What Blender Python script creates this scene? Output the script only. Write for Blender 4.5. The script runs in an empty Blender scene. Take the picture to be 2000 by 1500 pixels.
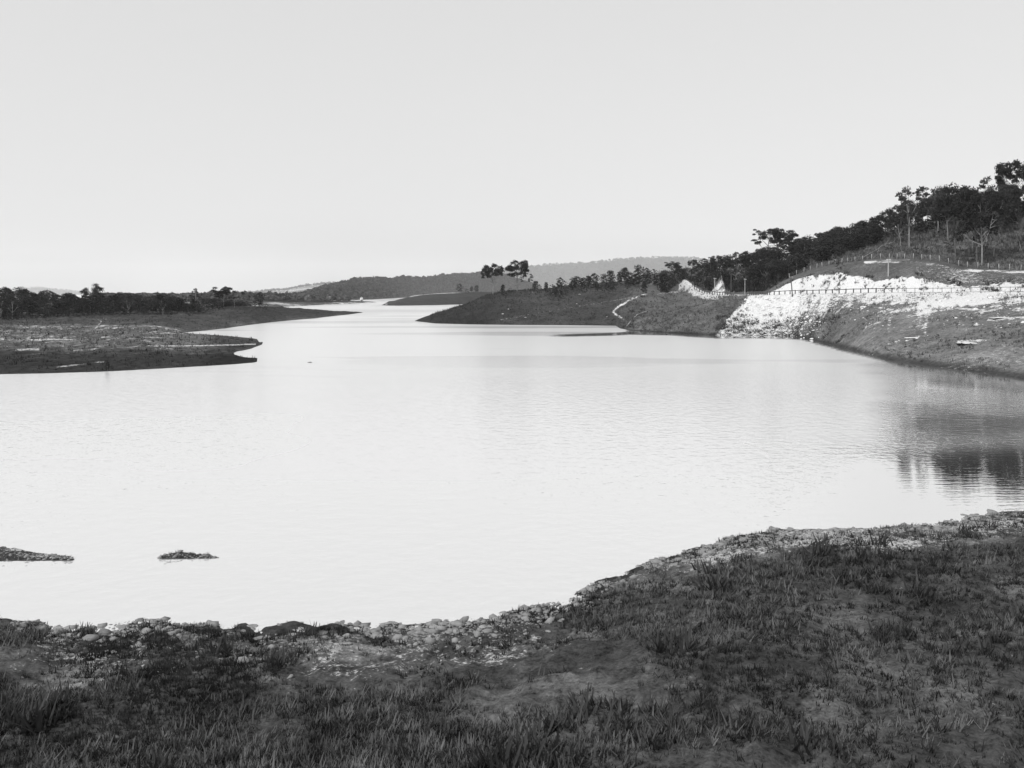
import bpy, bmesh, math, random
import numpy as np
from mathutils import Vector, Matrix

S = bpy.context.scene
COL = S.collection
random.seed(7)
RNG = np.random.default_rng(7)

# ------------------------------------------------------------------ camera
EYE = 10.0          # eye height above the water, metres
FPX = 1732.0        # focal length in photo pixels (60 degree view over 2000 px)
HZ = 574.0          # photo row of the eye-level horizon
cam_d = bpy.data.cameras.new('camera')
cam = bpy.data.objects.new('camera', cam_d)
COL.objects.link(cam)
cam.location = (0, 0, EYE)
cam.rotation_euler = (math.radians(90), 0, 0)
cam_d.sensor_fit = 'HORIZONTAL'
cam_d.sensor_width = 36.0
cam_d.lens = 36.0 * FPX / 2000.0
cam_d.shift_y = -(750.0 - HZ) / 2000.0
cam_d.clip_start = 0.1
cam_d.clip_end = 60000.0
S.camera = cam

# ------------------------------------------------------------------ sky, sun, exposure
SUN_EL = math.radians(46)
SUN_AZ = math.radians(228)      # compass style, clockwise from +Y: behind the left shoulder
w = bpy.data.worlds.new('World')
S.world = w
w.use_nodes = True
nt = w.node_tree
for n in list(nt.nodes):
    nt.nodes.remove(n)
n_out = nt.nodes.new('ShaderNodeOutputWorld')
n_bg = nt.nodes.new('ShaderNodeBackground')
n_sky = nt.nodes.new('ShaderNodeTexSky')
n_sky.sky_type = 'NISHITA'
n_sky.sun_disc = False
n_sky.sun_elevation = SUN_EL
n_sky.sun_rotation = SUN_AZ
n_sky.dust_density = 4.0
n_sky.air_density = 1.0
n_sky.ozone_density = 1.0
n_bw = nt.nodes.new('ShaderNodeRGBToBW')
n_pw = nt.nodes.new('ShaderNodeMath'); n_pw.operation = 'POWER'; n_pw.inputs[1].default_value = 0.2
n_ml = nt.nodes.new('ShaderNodeMath'); n_ml.operation = 'MULTIPLY'; n_ml.inputs[1].default_value = 6.2
nt.links.new(n_sky.outputs[0], n_bw.inputs[0])
nt.links.new(n_bw.outputs[0], n_pw.inputs[0])
nt.links.new(n_pw.outputs[0], n_ml.inputs[0])
nt.links.new(n_ml.outputs[0], n_bg.inputs[0])
n_bg.inputs[1].default_value = 0.10
nt.links.new(n_bg.outputs[0], n_out.inputs[0])

sun_d = bpy.data.lights.new('sun', 'SUN')
sun_d.energy = 3.0
sun_d.angle = math.radians(0.6)
sun_d.color = (1, 1, 1)
sun = bpy.data.objects.new('sun', sun_d)
COL.objects.link(sun)
sdir = Vector((math.sin(SUN_AZ) * math.cos(SUN_EL), math.cos(SUN_AZ) * math.cos(SUN_EL), math.sin(SUN_EL)))
sun.rotation_euler = sdir.to_track_quat('Z', 'Y').to_euler()
sun.location = sdir * 200

S.view_settings.view_transform = 'Standard'
S.view_settings.look = 'None'
S.view_settings.exposure = 0.0
S.view_settings.gamma = 1.0
S.view_settings.use_curve_mapping = False
S.cycles.volume_bounces = 1
S.cycles.max_bounces = 8

# ------------------------------------------------------------------ helpers
def zat(py, D):
    return EYE - (py - HZ) * D / FPX
def xat(px, D):
    return (px - 1000.0) * D / FPX
def wD(py):
    return EYE * FPX / (py - HZ)

def hash2(ix, iy, seed):
    h = (ix.astype(np.int64) * 374761393 + iy.astype(np.int64) * 668265263 + seed * 1442695041) & 0x7fffffff
    h = ((h ^ (h >> 13)) * 1274126177) & 0x7fffffff
    h = h ^ (h >> 16)
    return (h & 0xffff) / 65535.0
def vnoise(x, y, seed=0):
    x = np.asarray(x, float); y = np.asarray(y, float)
    ix = np.floor(x); iy = np.floor(y)
    fx = x - ix; fy = y - iy
    fx = fx * fx * (3 - 2 * fx); fy = fy * fy * (3 - 2 * fy)
    a = hash2(ix, iy, seed); b = hash2(ix + 1, iy, seed)
    c = hash2(ix, iy + 1, seed); d = hash2(ix + 1, iy + 1, seed)
    return (a * (1 - fx) + b * fx) * (1 - fy) + (c * (1 - fx) + d * fx) * fy
def fbm(x, y, octv=4, seed=0):
    s = 0; a = 0.5; t = 0
    for o in range(octv):
        s = s + a * vnoise(x, y, seed + o * 17); t += a
        x = x * 2.03 + 3.1; y = y * 2.03 + 1.7; a *= 0.5
    return s / t

def mesh_obj(name, verts, faces, mat, parent=None, smooth=False):
    me = bpy.data.meshes.new(name)
    me.from_pydata([tuple(v) for v in verts], [], [tuple(f) for f in faces])
    me.update()
    if mat: me.materials.append(mat)
    if smooth:
        me.polygons.foreach_set('use_smooth', [True] * len(me.polygons))
    o = bpy.data.objects.new(name, me)
    COL.objects.link(o)
    if parent: o.parent = parent
    return o
def mesh_np(name, V, F, mat, smooth=False):
    """V (n,3), F (m,4) or (m,3) numpy arrays -> mesh datablock"""
    me = bpy.data.meshes.new(name)
    V = np.ascontiguousarray(V, dtype=np.float32); F = np.ascontiguousarray(F, dtype=np.int32)
    k = F.shape[1]
    me.vertices.add(len(V)); me.vertices.foreach_set('co', V.ravel())
    me.loops.add(F.size); me.loops.foreach_set('vertex_index', F.ravel())
    me.polygons.add(len(F))
    me.polygons.foreach_set('loop_start', np.arange(0, F.size, k, dtype=np.int32))
    me.polygons.foreach_set('loop_total', np.full(len(F), k, dtype=np.int32))
    if smooth: me.polygons.foreach_set('use_smooth', np.ones(len(F), dtype=bool))
    me.update(calc_edges=True); me.validate()
    if mat: me.materials.append(mat)
    return me
def link(name, me, parent=None):
    o = bpy.data.objects.new(name, me)
    COL.objects.link(o)
    if parent: o.parent = parent
    return o
def empty(name, loc, label, cat, group=None, rz=0.0, sc=1.0):
    o = bpy.data.objects.new(name, None)
    COL.objects.link(o)
    o.location = loc; o.rotation_euler = (0, 0, rz); o.scale = (sc, sc, sc) if not isinstance(sc, tuple) else sc
    o.empty_display_size = 0.2
    tag(o, label, cat, group)
    return o
def tag(o, label, cat, group=None):
    o['label'] = label; o['category'] = cat
    if group: o['group'] = group
    return o

# ------------------------------------------------------------------ materials
def nodes(name):
    m = bpy.data.materials.new(name); m.use_nodes = True
    t = m.node_tree
    for n in list(t.nodes): t.nodes.remove(n)
    return m, t, t.nodes.new('ShaderNodeOutputMaterial')
def N(t, typ, **kw):
    n = t.nodes.new(typ)
    for k, v in kw.items():
        if k.startswith('i_'):
            key = k[2:]
            n.inputs[int(key) if key.isdigit() else key].default_value = v
        else: setattr(n, k, v)
    return n
def math_n(t, op, a, b=None, c=None, clamp=False):
    n = t.nodes.new('ShaderNodeMath'); n.operation = op; n.use_clamp = clamp
    for i, v in enumerate((a, b, c)):
        if v is None: continue
        if isinstance(v, (int, float)): n.inputs[i].default_value = v
        else: t.links.new(v, n.inputs[i])
    return n.outputs[0]
def noise_n(t, scale, detail=4, rough=0.6, vec=None):
    n = N(t, 'ShaderNodeTexNoise'); n.inputs['Scale'].default_value = scale
    n.inputs['Detail'].default_value = detail; n.inputs['Roughness'].default_value = rough
    if vec is not None: t.links.new(vec, n.inputs['Vector'])
    return n.outputs[0]
def ramp_n(t, fac, lo, hi, a=0.0, b=1.0, smooth=False):
    n = N(t, 'ShaderNodeMapRange'); n.clamp = True
    if smooth: n.interpolation_type = 'SMOOTHSTEP'
    n.inputs['From Min'].default_value = lo; n.inputs['From Max'].default_value = hi
    n.inputs['To Min'].default_value = a; n.inputs['To Max'].default_value = b
    t.links.new(fac, n.inputs['Value'])
    return n.outputs[0]

def grey(name, v, rough=0.85, var=0.3, scale=3.0):
    """plain weathered surface of one grey with grain"""
    m, t, out = nodes(name)
    tc = N(t, 'ShaderNodeTexCoord')
    p = N(t, 'ShaderNodeBsdfPrincipled'); p.inputs['Roughness'].default_value = rough
    f = noise_n(t, scale, 5, 0.65, tc.outputs['Object'])
    val = ramp_n(t, f, 0.3, 0.7, v * (1 - var), v * (1 + var))
    t.links.new(val, p.inputs['Base Color'])
    b = N(t, 'ShaderNodeBump'); b.inputs['Strength'].default_value = 0.4; b.inputs['Distance'].default_value = 0.05
    t.links.new(f, b.inputs['Height']); t.links.new(b.outputs[0], p.inputs['Normal'])
    t.links.new(p.outputs[0], out.inputs[0])
    return m
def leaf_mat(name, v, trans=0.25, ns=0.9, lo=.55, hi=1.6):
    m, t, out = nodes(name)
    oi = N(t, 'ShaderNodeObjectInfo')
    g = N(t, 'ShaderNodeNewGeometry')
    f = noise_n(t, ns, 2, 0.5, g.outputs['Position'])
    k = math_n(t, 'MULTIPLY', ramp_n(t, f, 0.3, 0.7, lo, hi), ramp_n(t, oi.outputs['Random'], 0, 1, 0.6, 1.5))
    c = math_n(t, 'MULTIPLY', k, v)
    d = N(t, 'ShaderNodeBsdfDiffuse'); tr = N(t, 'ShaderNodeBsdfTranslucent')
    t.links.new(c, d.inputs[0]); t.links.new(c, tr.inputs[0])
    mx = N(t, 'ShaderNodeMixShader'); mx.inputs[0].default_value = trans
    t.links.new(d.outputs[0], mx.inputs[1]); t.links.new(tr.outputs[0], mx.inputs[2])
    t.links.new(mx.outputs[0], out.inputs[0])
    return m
def ground_mat(name, lo=0.035, hi=0.11, s1=0.9, s2=0.12, white=0.6, bump=0.5, bd=0.25):
    """grass and soil whose bare pale rock follows the 'mask' attribute (r = bare rock, g = grass tone)"""
    m, t, out = nodes(name)
    g = N(t, 'ShaderNodeNewGeometry'); pos = g.outputs['Position']
    at = N(t, 'ShaderNodeAttribute'); at.attribute_name = 'mask'
    sp = N(t, 'ShaderNodeSeparateColor'); t.links.new(at.outputs['Color'], sp.inputs[0])
    n1 = noise_n(t, s1, 6, 0.7, pos); n2 = noise_n(t, s2, 4, 0.6, pos); n3 = noise_n(t, s1 * 4.2, 3, 0.6, pos)
    mixed = math_n(t, 'ADD', math_n(t, 'MULTIPLY', n1, 0.6), math_n(t, 'MULTIPLY', n3, 0.4))
    gr = ramp_n(t, mixed, 0.34, 0.66, lo, hi)
    gr = math_n(t, 'MULTIPLY', gr, ramp_n(t, n2, 0.3, 0.7, 0.72, 1.28))
    gr = math_n(t, 'MULTIPLY', gr, math_n(t, 'MULTIPLY', sp.outputs[1], 2.0))
    wm = math_n(t, 'ADD', sp.outputs[0], math_n(t, 'MULTIPLY', math_n(t, 'SUBTRACT', mixed, 0.5), 2.3))
    wm = ramp_n(t, wm, 0.40, 0.62)
    wc = ramp_n(t, n3, 0.3, 0.7, white * 0.72, white * 1.1)
    mx = N(t, 'ShaderNodeMix'); mx.data_type = 'FLOAT'
    t.links.new(wm, mx.inputs[0]); t.links.new(gr, mx.inputs[2]); t.links.new(wc, mx.inputs[3])
    p = N(t, 'ShaderNodeBsdfPrincipled'); p.inputs['Roughness'].default_value = 0.95
    p.inputs['Specular IOR Level'].default_value = 0.1
    t.links.new(mx.outputs[0], p.inputs['Base Color'])
    b = N(t, 'ShaderNodeBump'); b.inputs['Strength'].default_value = bump; b.inputs['Distance'].default_value = bd
    t.links.new(mixed, b.inputs['Height']); t.links.new(b.outputs[0], p.inputs['Normal'])
    t.links.new(p.outputs[0], out.inputs[0])
    return m

M_right = ground_mat('mat_bank_grass', 0.03, 0.19, s1=1.3, s2=0.16, white=0.62)
M_left = ground_mat('mat_flat_grass', 0.008, 0.15, s1=0.8, s2=0.11, white=0.5)
M_hill = ground_mat('mat_far_ground', 0.03, 0.06, s1=0.05, s2=0.01, white=0.5, bump=0.1)
M_near = ground_mat('mat_near_bank', 0.012, 0.13, s1=2.6, s2=0.4, white=0.42, bump=0.9, bd=0.1)
M_road = grey('mat_gravel_road', 0.5, 0.95, 0.25, 1.2)
M_path = grey('mat_dirt_path', 0.55, 0.95, 0.2, 1.5)
M_leaf = leaf_mat('mat_leaf', 0.034)
M_leaf_e = leaf_mat('mat_gum_leaf', 0.038)
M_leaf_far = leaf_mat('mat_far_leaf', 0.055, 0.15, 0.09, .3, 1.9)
M_grass = leaf_mat('mat_tussock', 0.13, 0.3)
M_grass_d = leaf_mat('mat_dark_tussock', 0.035, 0.3)
M_bark = grey('mat_bark', 0.09, 0.9, 0.4, 2.0)
M_bark_p = grey('mat_pale_bark', 0.21, 0.8, 0.35, 1.2)
M_wood = grey('mat_grey_timber', 0.06, 0.9, 0.35, 5.0)
M_wood_p = grey('mat_bleached_timber', 0.36, 0.9, 0.25, 5.0)
M_scrub = leaf_mat('mat_scrub', 0.06, 0.3)
M_wire = grey('mat_wire', 0.2, 0.5, 0.2, 5.0)
M_stone = grey('mat_pale_stone', 0.58, 0.95, 0.3, 2.0)
M_stone_g = grey('mat_grey_stone', 0.2, 0.95, 0.4, 3.0)
M_stone_d = grey('mat_dark_stone', 0.07, 0.9, 0.4, 3.0)
M_paint = grey('mat_whitewash', 0.8, 0.8, 0.06, 2.0)
M_roofing = grey('mat_sheet_roof', 0.55, 0.6, 0.15, 2.0)

# water: sky mirror, glassy in the lee of the bank, wind-ruffled outside
def water_mat():
    m, t, out = nodes('mat_water')
    g = N(t, 'ShaderNodeNewGeometry')
    at = N(t, 'ShaderNodeAttribute'); at.attribute_name = 'ripple'
    rip = at.outputs['Fac']
    mp = N(t, 'ShaderNodeMapping'); mp.inputs['Scale'].default_value = (0.35, 1.5, 1.0); mp.inputs['Rotation'].default_value = (0, 0, math.radians(-8))
    t.links.new(g.outputs['Position'], mp.inputs['Vector'])
    mp2 = N(t, 'ShaderNodeMapping'); mp2.inputs['Scale'].default_value = (1.0, 1.0, 1.0)
    t.links.new(g.outputs['Position'], mp2.inputs['Vector'])
    a = noise_n(t, 1.6, 3, 0.55, mp.outputs[0])
    b_ = noise_n(t, 1.15, 3, 0.6, mp2.outputs[0])
    h = math_n(t, 'ADD', math_n(t, 'MULTIPLY', a, 0.012), math_n(t, 'MULTIPLY', math_n(t, 'MULTIPLY', math_n(t, 'SUBTRACT', b_, 0.5), rip), 0.22))
    bp = N(t, 'ShaderNodeBump'); bp.inputs['Strength'].default_value = 0.5; bp.inputs['Distance'].default_value = 1.0
    t.links.new(h, bp.inputs['Height'])
    gl = N(t, 'ShaderNodeBsdfGlossy'); gl.inputs['Color'].default_value = (0.97, 0.97, 0.97, 1)
    t.links.new(ramp_n(t, rip, 0, 1, 0.01, 0.12), gl.inputs['Roughness'])
    t.links.new(bp.outputs[0], gl.inputs['Normal'])
    df = N(t, 'ShaderNodeBsdfDiffuse'); df.inputs['Color'].default_value = (0.7, 0.7, 0.7, 1)  # pale diffuse colour paints bright glare into the ruffled water
    mx = N(t, 'ShaderNodeMixShader')
    t.links.new(ramp_n(t, rip, 0.0, 1.0, 0.985, 0.5), mx.inputs[0])
    t.links.new(df.outputs[0], mx.inputs[1]); t.links.new(gl.outputs[0], mx.inputs[2])
    t.links.new(mx.outputs[0], out.inputs[0])
    return m
M_water = water_mat()

# ------------------------------------------------------------------ terrain lofted through measured lines
class Land:
    """lines: list of feature lines (near to far), each a dict px -> (D, z); a strip of real ground is drawn through them"""
    def __init__(self, table, amp, seed, nscale=0.12):
        # table: px -> list of (D, z) with the same length
        self.px = np.array(sorted(table)); K = len(table[self.px[0]])
        self.D = np.array([[table[p][k][0] for p in self.px] for k in range(K)], float)
        self.Z = np.array([[table[p][k][1] for p in self.px] for k in range(K)], float)
        self.K = K; self.amp = np.array(amp, float); self.seed = seed; self.ns = nscale
    def lines(self, px):
        px = np.asarray(px, float)
        D = np.array([np.interp(px, self.px, self.D[k]) for k in range(self.K)])
        Z = np.array([np.interp(px, self.px, self.Z[k]) for k in range(self.K)])
        return D, Z
    def noise(self, X, Y, a):
        n = (fbm(X * self.ns, Y * self.ns, 3, self.seed) - 0.5) * 2 + (fbm(X * self.ns * 7, Y * self.ns * 7, 3, self.seed + 5) - 0.5) * 0.7
        return n * a
    def grid(self, cols, rows):
        cols = np.asarray(cols, float)
        D, Z = self.lines(cols)
        P = []; T = []
        for k in range(self.K - 1):
            n = rows[k]
            for i in range(n):
                f = i / n
                P.append((D[k] * (1 - f) + D[k + 1] * f, Z[k] * (1 - f) + Z[k + 1] * f, np.full(len(cols), self.amp[k] * (1 - f) + self.amp[k + 1] * f)))
                T.append(k + f)
        P.append((D[-1], Z[-1], np.full(len(cols), self.amp[-1]))); T.append(self.K - 1.0)
        Dg = np.array([p[0] for p in P]); Zg = np.array([p[1] for p in P]); Ag = np.array([p[2] for p in P])
        Xg = xat(cols[None, :], Dg)
        Zg = Zg + self.noise(Xg, Dg, Ag)
        return Xg, Dg, Zg, np.repeat(np.array(T)[:, None], len(cols), 1), np.repeat(cols[None, :], len(T), 0)
    def z(self, px, D):
        return float(self.zv(np.array([float(px)]), np.array([float(D)]))[0])
    def zv(self, px, D):
        px = np.asarray(px, float); D = np.asarray(D, float)
        Dl, Zl = self.lines(px)
        z = np.array(Zl[0]); a = np.full(px.shape, self.amp[0])
        for k in range(self.K - 1):
            m = (D >= Dl[k]) & (D <= np.maximum(Dl[k + 1], Dl[k] + 1e-6))
            f = np.clip((D - Dl[k]) / np.maximum(Dl[k + 1] - Dl[k], 1e-6), 0, 1)
            z = np.where(m, Zl[k] * (1 - f) + Zl[k + 1] * f, z); a = np.where(m, self.amp[k] * (1 - f) + self.amp[k + 1] * f, a)
        z = z + self.noise(xat(px, D), D, a)
        if hasattr(self, 'extra'):
            T = np.zeros(px.shape)
            for k in range(self.K - 1):
                m = (D >= Dl[k]) & (D <= np.maximum(Dl[k + 1], Dl[k] + 1e-6))
                T = np.where(m, k + np.clip((D - Dl[k]) / np.maximum(Dl[k + 1] - Dl[k], 1e-6), 0, 1), T)
            z = z + self.extra(xat(px, D), D, z, T, px)
        return z
    def build(self, name, cols, rows, mat, maskfn):
        X, Y, Z, T, PX = self.grid(cols, rows)
        if hasattr(self, 'extra'): Z = Z + self.extra(X, Y, Z, T, PX)
        PY = HZ + (EYE - Z) * FPX / Y
        r, g = maskfn(X, Y, Z, T, PX, PY)
        R, C = X.shape
        V = np.stack([X, Y, Z], -1).reshape(-1, 3)
        idx = np.arange(R * C).reshape(R, C)
        F = np.stack([idx[:-1, :-1], idx[:-1, 1:], idx[1:, 1:], idx[1:, :-1]], -1).reshape(-1, 4)
        me = mesh_np(name, V, F, mat, smooth=True)
        at = me.attributes.new('mask', 'FLOAT_COLOR', 'POINT')
        c = np.stack([np.clip(r, 0, 1), np.clip(g, 0, 1), np.zeros_like(r), np.ones_like(r)], -1).reshape(-1).astype(np.float32)
        at.data.foreach_set('color', c)
        o = link(name, me); o['kind'] = 'structure'
        self.obj = o
        return o

def near_line(PX, PY, pts, wid):
    """1 inside a band of half width wid (photo rows) round the polyline, for ground tracks"""
    best = np.full(PX.shape, 1e9)
    for (x0, y0), (x1, y1) in zip(pts[:-1], pts[1:]):
        dx, dy = x1 - x0, (y1 - y0)
        L = dx * dx + dy * dy
        t = np.clip(((PX - x0) * dx + (PY - y0) * dy) / L, 0, 1)
        best = np.minimum(best, np.hypot(PX - x0 - t * dx, PY - y0 - t * dy))
    return np.clip(1.5 - best / wid, 0, 1)
def sstep(a, b, x):
    t = np.clip((x - a) / (b - a), 0, 1)
    return t * t * (3 - 2 * t)

# --- right bank: point, gully, road bench, cutting and hill -----------------
def row(px, A, *rest):
    """A = shore distance; rest = (D, photo row) pairs from near to far, then the ground falls away behind"""
    L = [(A - 14, -2.2), (A - 3, -0.5), (A, 0.0)]
    for D, y in rest: L.append((D, zat(y, D)))
    D, z = L[-1]
    L.append((D + 70, max(z - 7, -2.0) if px > 1150 else max(z - 12, -2.5)))
    L.append((D + 260, z - 26 if px > 1150 else -4.0))
    return L
RT = {}
RT[740] = [(310 + 3 * i, -2.5) for i in range(12)]
RT[806] = [(312 + 2.5 * i, -0.5) for i in range(10)] + [(400, -3), (560, -4)]
RT[814] = [(308, -2), (318, -0.4), (324, 0.0), (325, .1), (326, .15), (327, .2), (328, .22), (330, .2), (331, .15), (334, .02), (400, -3), (560, -4)]
RT[850] = row(850, 300, (305, 627), (310, 623.5), (315, 620), (320, 617), (326, 614.5), (332, 613), (338, 612))
RT[915] = row(915, 291.5, (298, 622), (305, 612), (312, 604), (318, 600), (325, 596), (332, 593.5), (338, 592))
RT[950] = row(950, 289, (296, 620), (303, 606), (310, 595), (316, 587), (323, 582), (331, 578), (340, 574))
RT[1000] = row(1000, 287, (294, 619), (301, 604), (308, 592), (314, 585), (322, 579), (332, 573), (345, 568))
RT[1100] = row(1100, 284, (292, 618), (299, 603), (306, 590), (312, 583), (322, 574), (338, 566), (355, 558))
RT[1203] = row(1203, 279, (288, 620), (295, 606), (302, 592), (308, 584), (320, 573), (345, 562), (370, 551))
RT[1211] = row(1211, 257, (268, 622), (282, 609), (298, 588), (303, 583), (312, 573), (340, 562), (366, 549))
RT[1230] = row(1230, 244, (261, 621), (280, 607), (299, 582), (304, 578), (311, 572), (340, 560), (368, 545))
RT[1250] = row(1250, 240, (255, 620), (278, 605), (300, 577), (304, 574), (310, 571), (340, 558), (370, 540))
RT[1300] = row(1300, 228, (248, 616), (275, 606), (305, 577), (309, 574), (313, 572), (345, 552), (380, 532))
RT[1336] = row(1336, 223, (245, 604), (280, 596), (396, 548), (401, 546), (404, 545), (414, 538), (440, 524))
RT[1344] = row(1344, 222, (245, 602), (276, 598), (354, 554), (368, 549), (374, 546), (400, 538), (430, 524))
RT[1354] = row(1354, 220, (244, 600), (268, 601), (322, 564), (336, 557.5), (342, 554), (370, 542), (410, 524))
RT[1372] = row(1372, 218, (243, 595), (260, 602), (307, 573.5), (315, 569), (319, 565), (345, 548), (380, 524))
RT[1390] = row(1390, 215, (241, 590), (254, 599), (301, 576), (308, 574), (313, 570), (335, 546), (365, 524))
RT[1398] = row(1398, 214.5, (240, 588), (253, 597.5), (299, 576.8), (306, 575), (312, 556), (330, 545), (361, 523))
RT[1409] = row(1409, 214, (240, 584.5), (252, 595.5), (296, 577), (303, 575.6), (311, 537), (326, 540), (357, 523))
RT[1413] = row(1413, 214, (239.5, 583), (251.5, 594), (294, 577), (301, 575.8), (307, 548), (325, 544), (356, 523))
RT[1418] = row(1418, 214, (239, 582), (251, 593), (292, 577), (299, 576), (304, 566), (324, 546), (355, 523))
RT[1432] = row(1432, 214, (238, 578), (250, 588), (287, 577), (294, 576), (298, 571), (320, 550), (350, 522))
RT[1450] = row(1450, 214, (236, 577.5), (246, 580), (272, 577), (279, 576), (284, 571), (310, 550), (348, 520))
RT[1466] = row(1466, 214, (233, 577), (240, 577.2), (258, 576.5), (266, 575.5), (272, 570), (300, 550), (345, 519))
RT[1490] = row(1490, 213, (230.5, 576.8), (236, 576.6), (246, 576.2), (253, 575.6), (262, 571), (290, 553), (340, 516))
RT[1504] = row(1504, 213, (229, 576.4), (235.5, 576.3), (238, 569), (243, 566), (250, 565), (280, 546), (335, 513))
RT[1530] = row(1530, 212, (226, 575.4), (232.5, 575.3), (236, 557), (240, 552), (246, 549), (270, 538), (328, 509))
RT[1560] = row(1560, 208, (222, 574.6), (228.5, 574.5), (232, 545), (237, 540), (243, 535), (262, 528), (320, 504))
RT[1600] = row(1600, 186, (212, 573.6), (219, 573.5), (224, 534), (231, 528), (238, 523), (258, 512), (312, 492))
RT[1640] = row(1640, 166, (204, 572.8), (211, 572.7), (217, 531), (224, 521), (231, 514), (255, 499), (305, 480))
RT[1700] = row(1700, 145, (195, 572), (202, 572), (207, 543), (215, 516), (221, 507), (248, 484), (298, 462))
RT[1735] = row(1735, 134, (190, 571.5), (197, 571.5), (202, 543), (210, 514), (216, 505), (245, 477), (293, 450))
RT[1784] = row(1784, 126.5, (184, 571), (191, 571), (196, 534), (206, 514), (211, 505), (240, 470), (288, 438))
RT[1830] = row(1830, 121, (179, 570.8), (186, 570.8), (191, 550), (202, 518), (207, 509), (238, 464), (282, 426))
RT[1880] = row(1880, 116, (174, 570.6), (181, 570.6), (186, 555), (199, 527), (203, 521), (235, 458), (276, 414))
RT[1930] = row(1930, 111, (169, 570.4), (176, 570.4), (183, 555), (193, 531), (198, 525), (230, 457), (268, 408))
RT[2000] = row(2000, 103.7, (163, 570), (170, 570), (178, 550), (187, 533), (192, 528), (225, 456), (260, 398))
RT[2200] = row(2200, 88, (145, 568), (152, 568), (160, 548), (168, 530), (174, 524), (205, 430), (240, 350))
RT[2600] = row(2600, 66, (112, 565), (119, 565), (126, 540), (132, 520), (138, 510), (165, 390), (195, 290))
# rows:      A-14 A-3  A   B    C   D   E   F   G   H  I  J
# road shelf is kept smooth by the road strip laid on top of it
LR = Land(RT, [0, .05, .04, .10, .10, .22, .2, .2, .55, .8, 1.5, 2], 3, 0.10)

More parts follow.
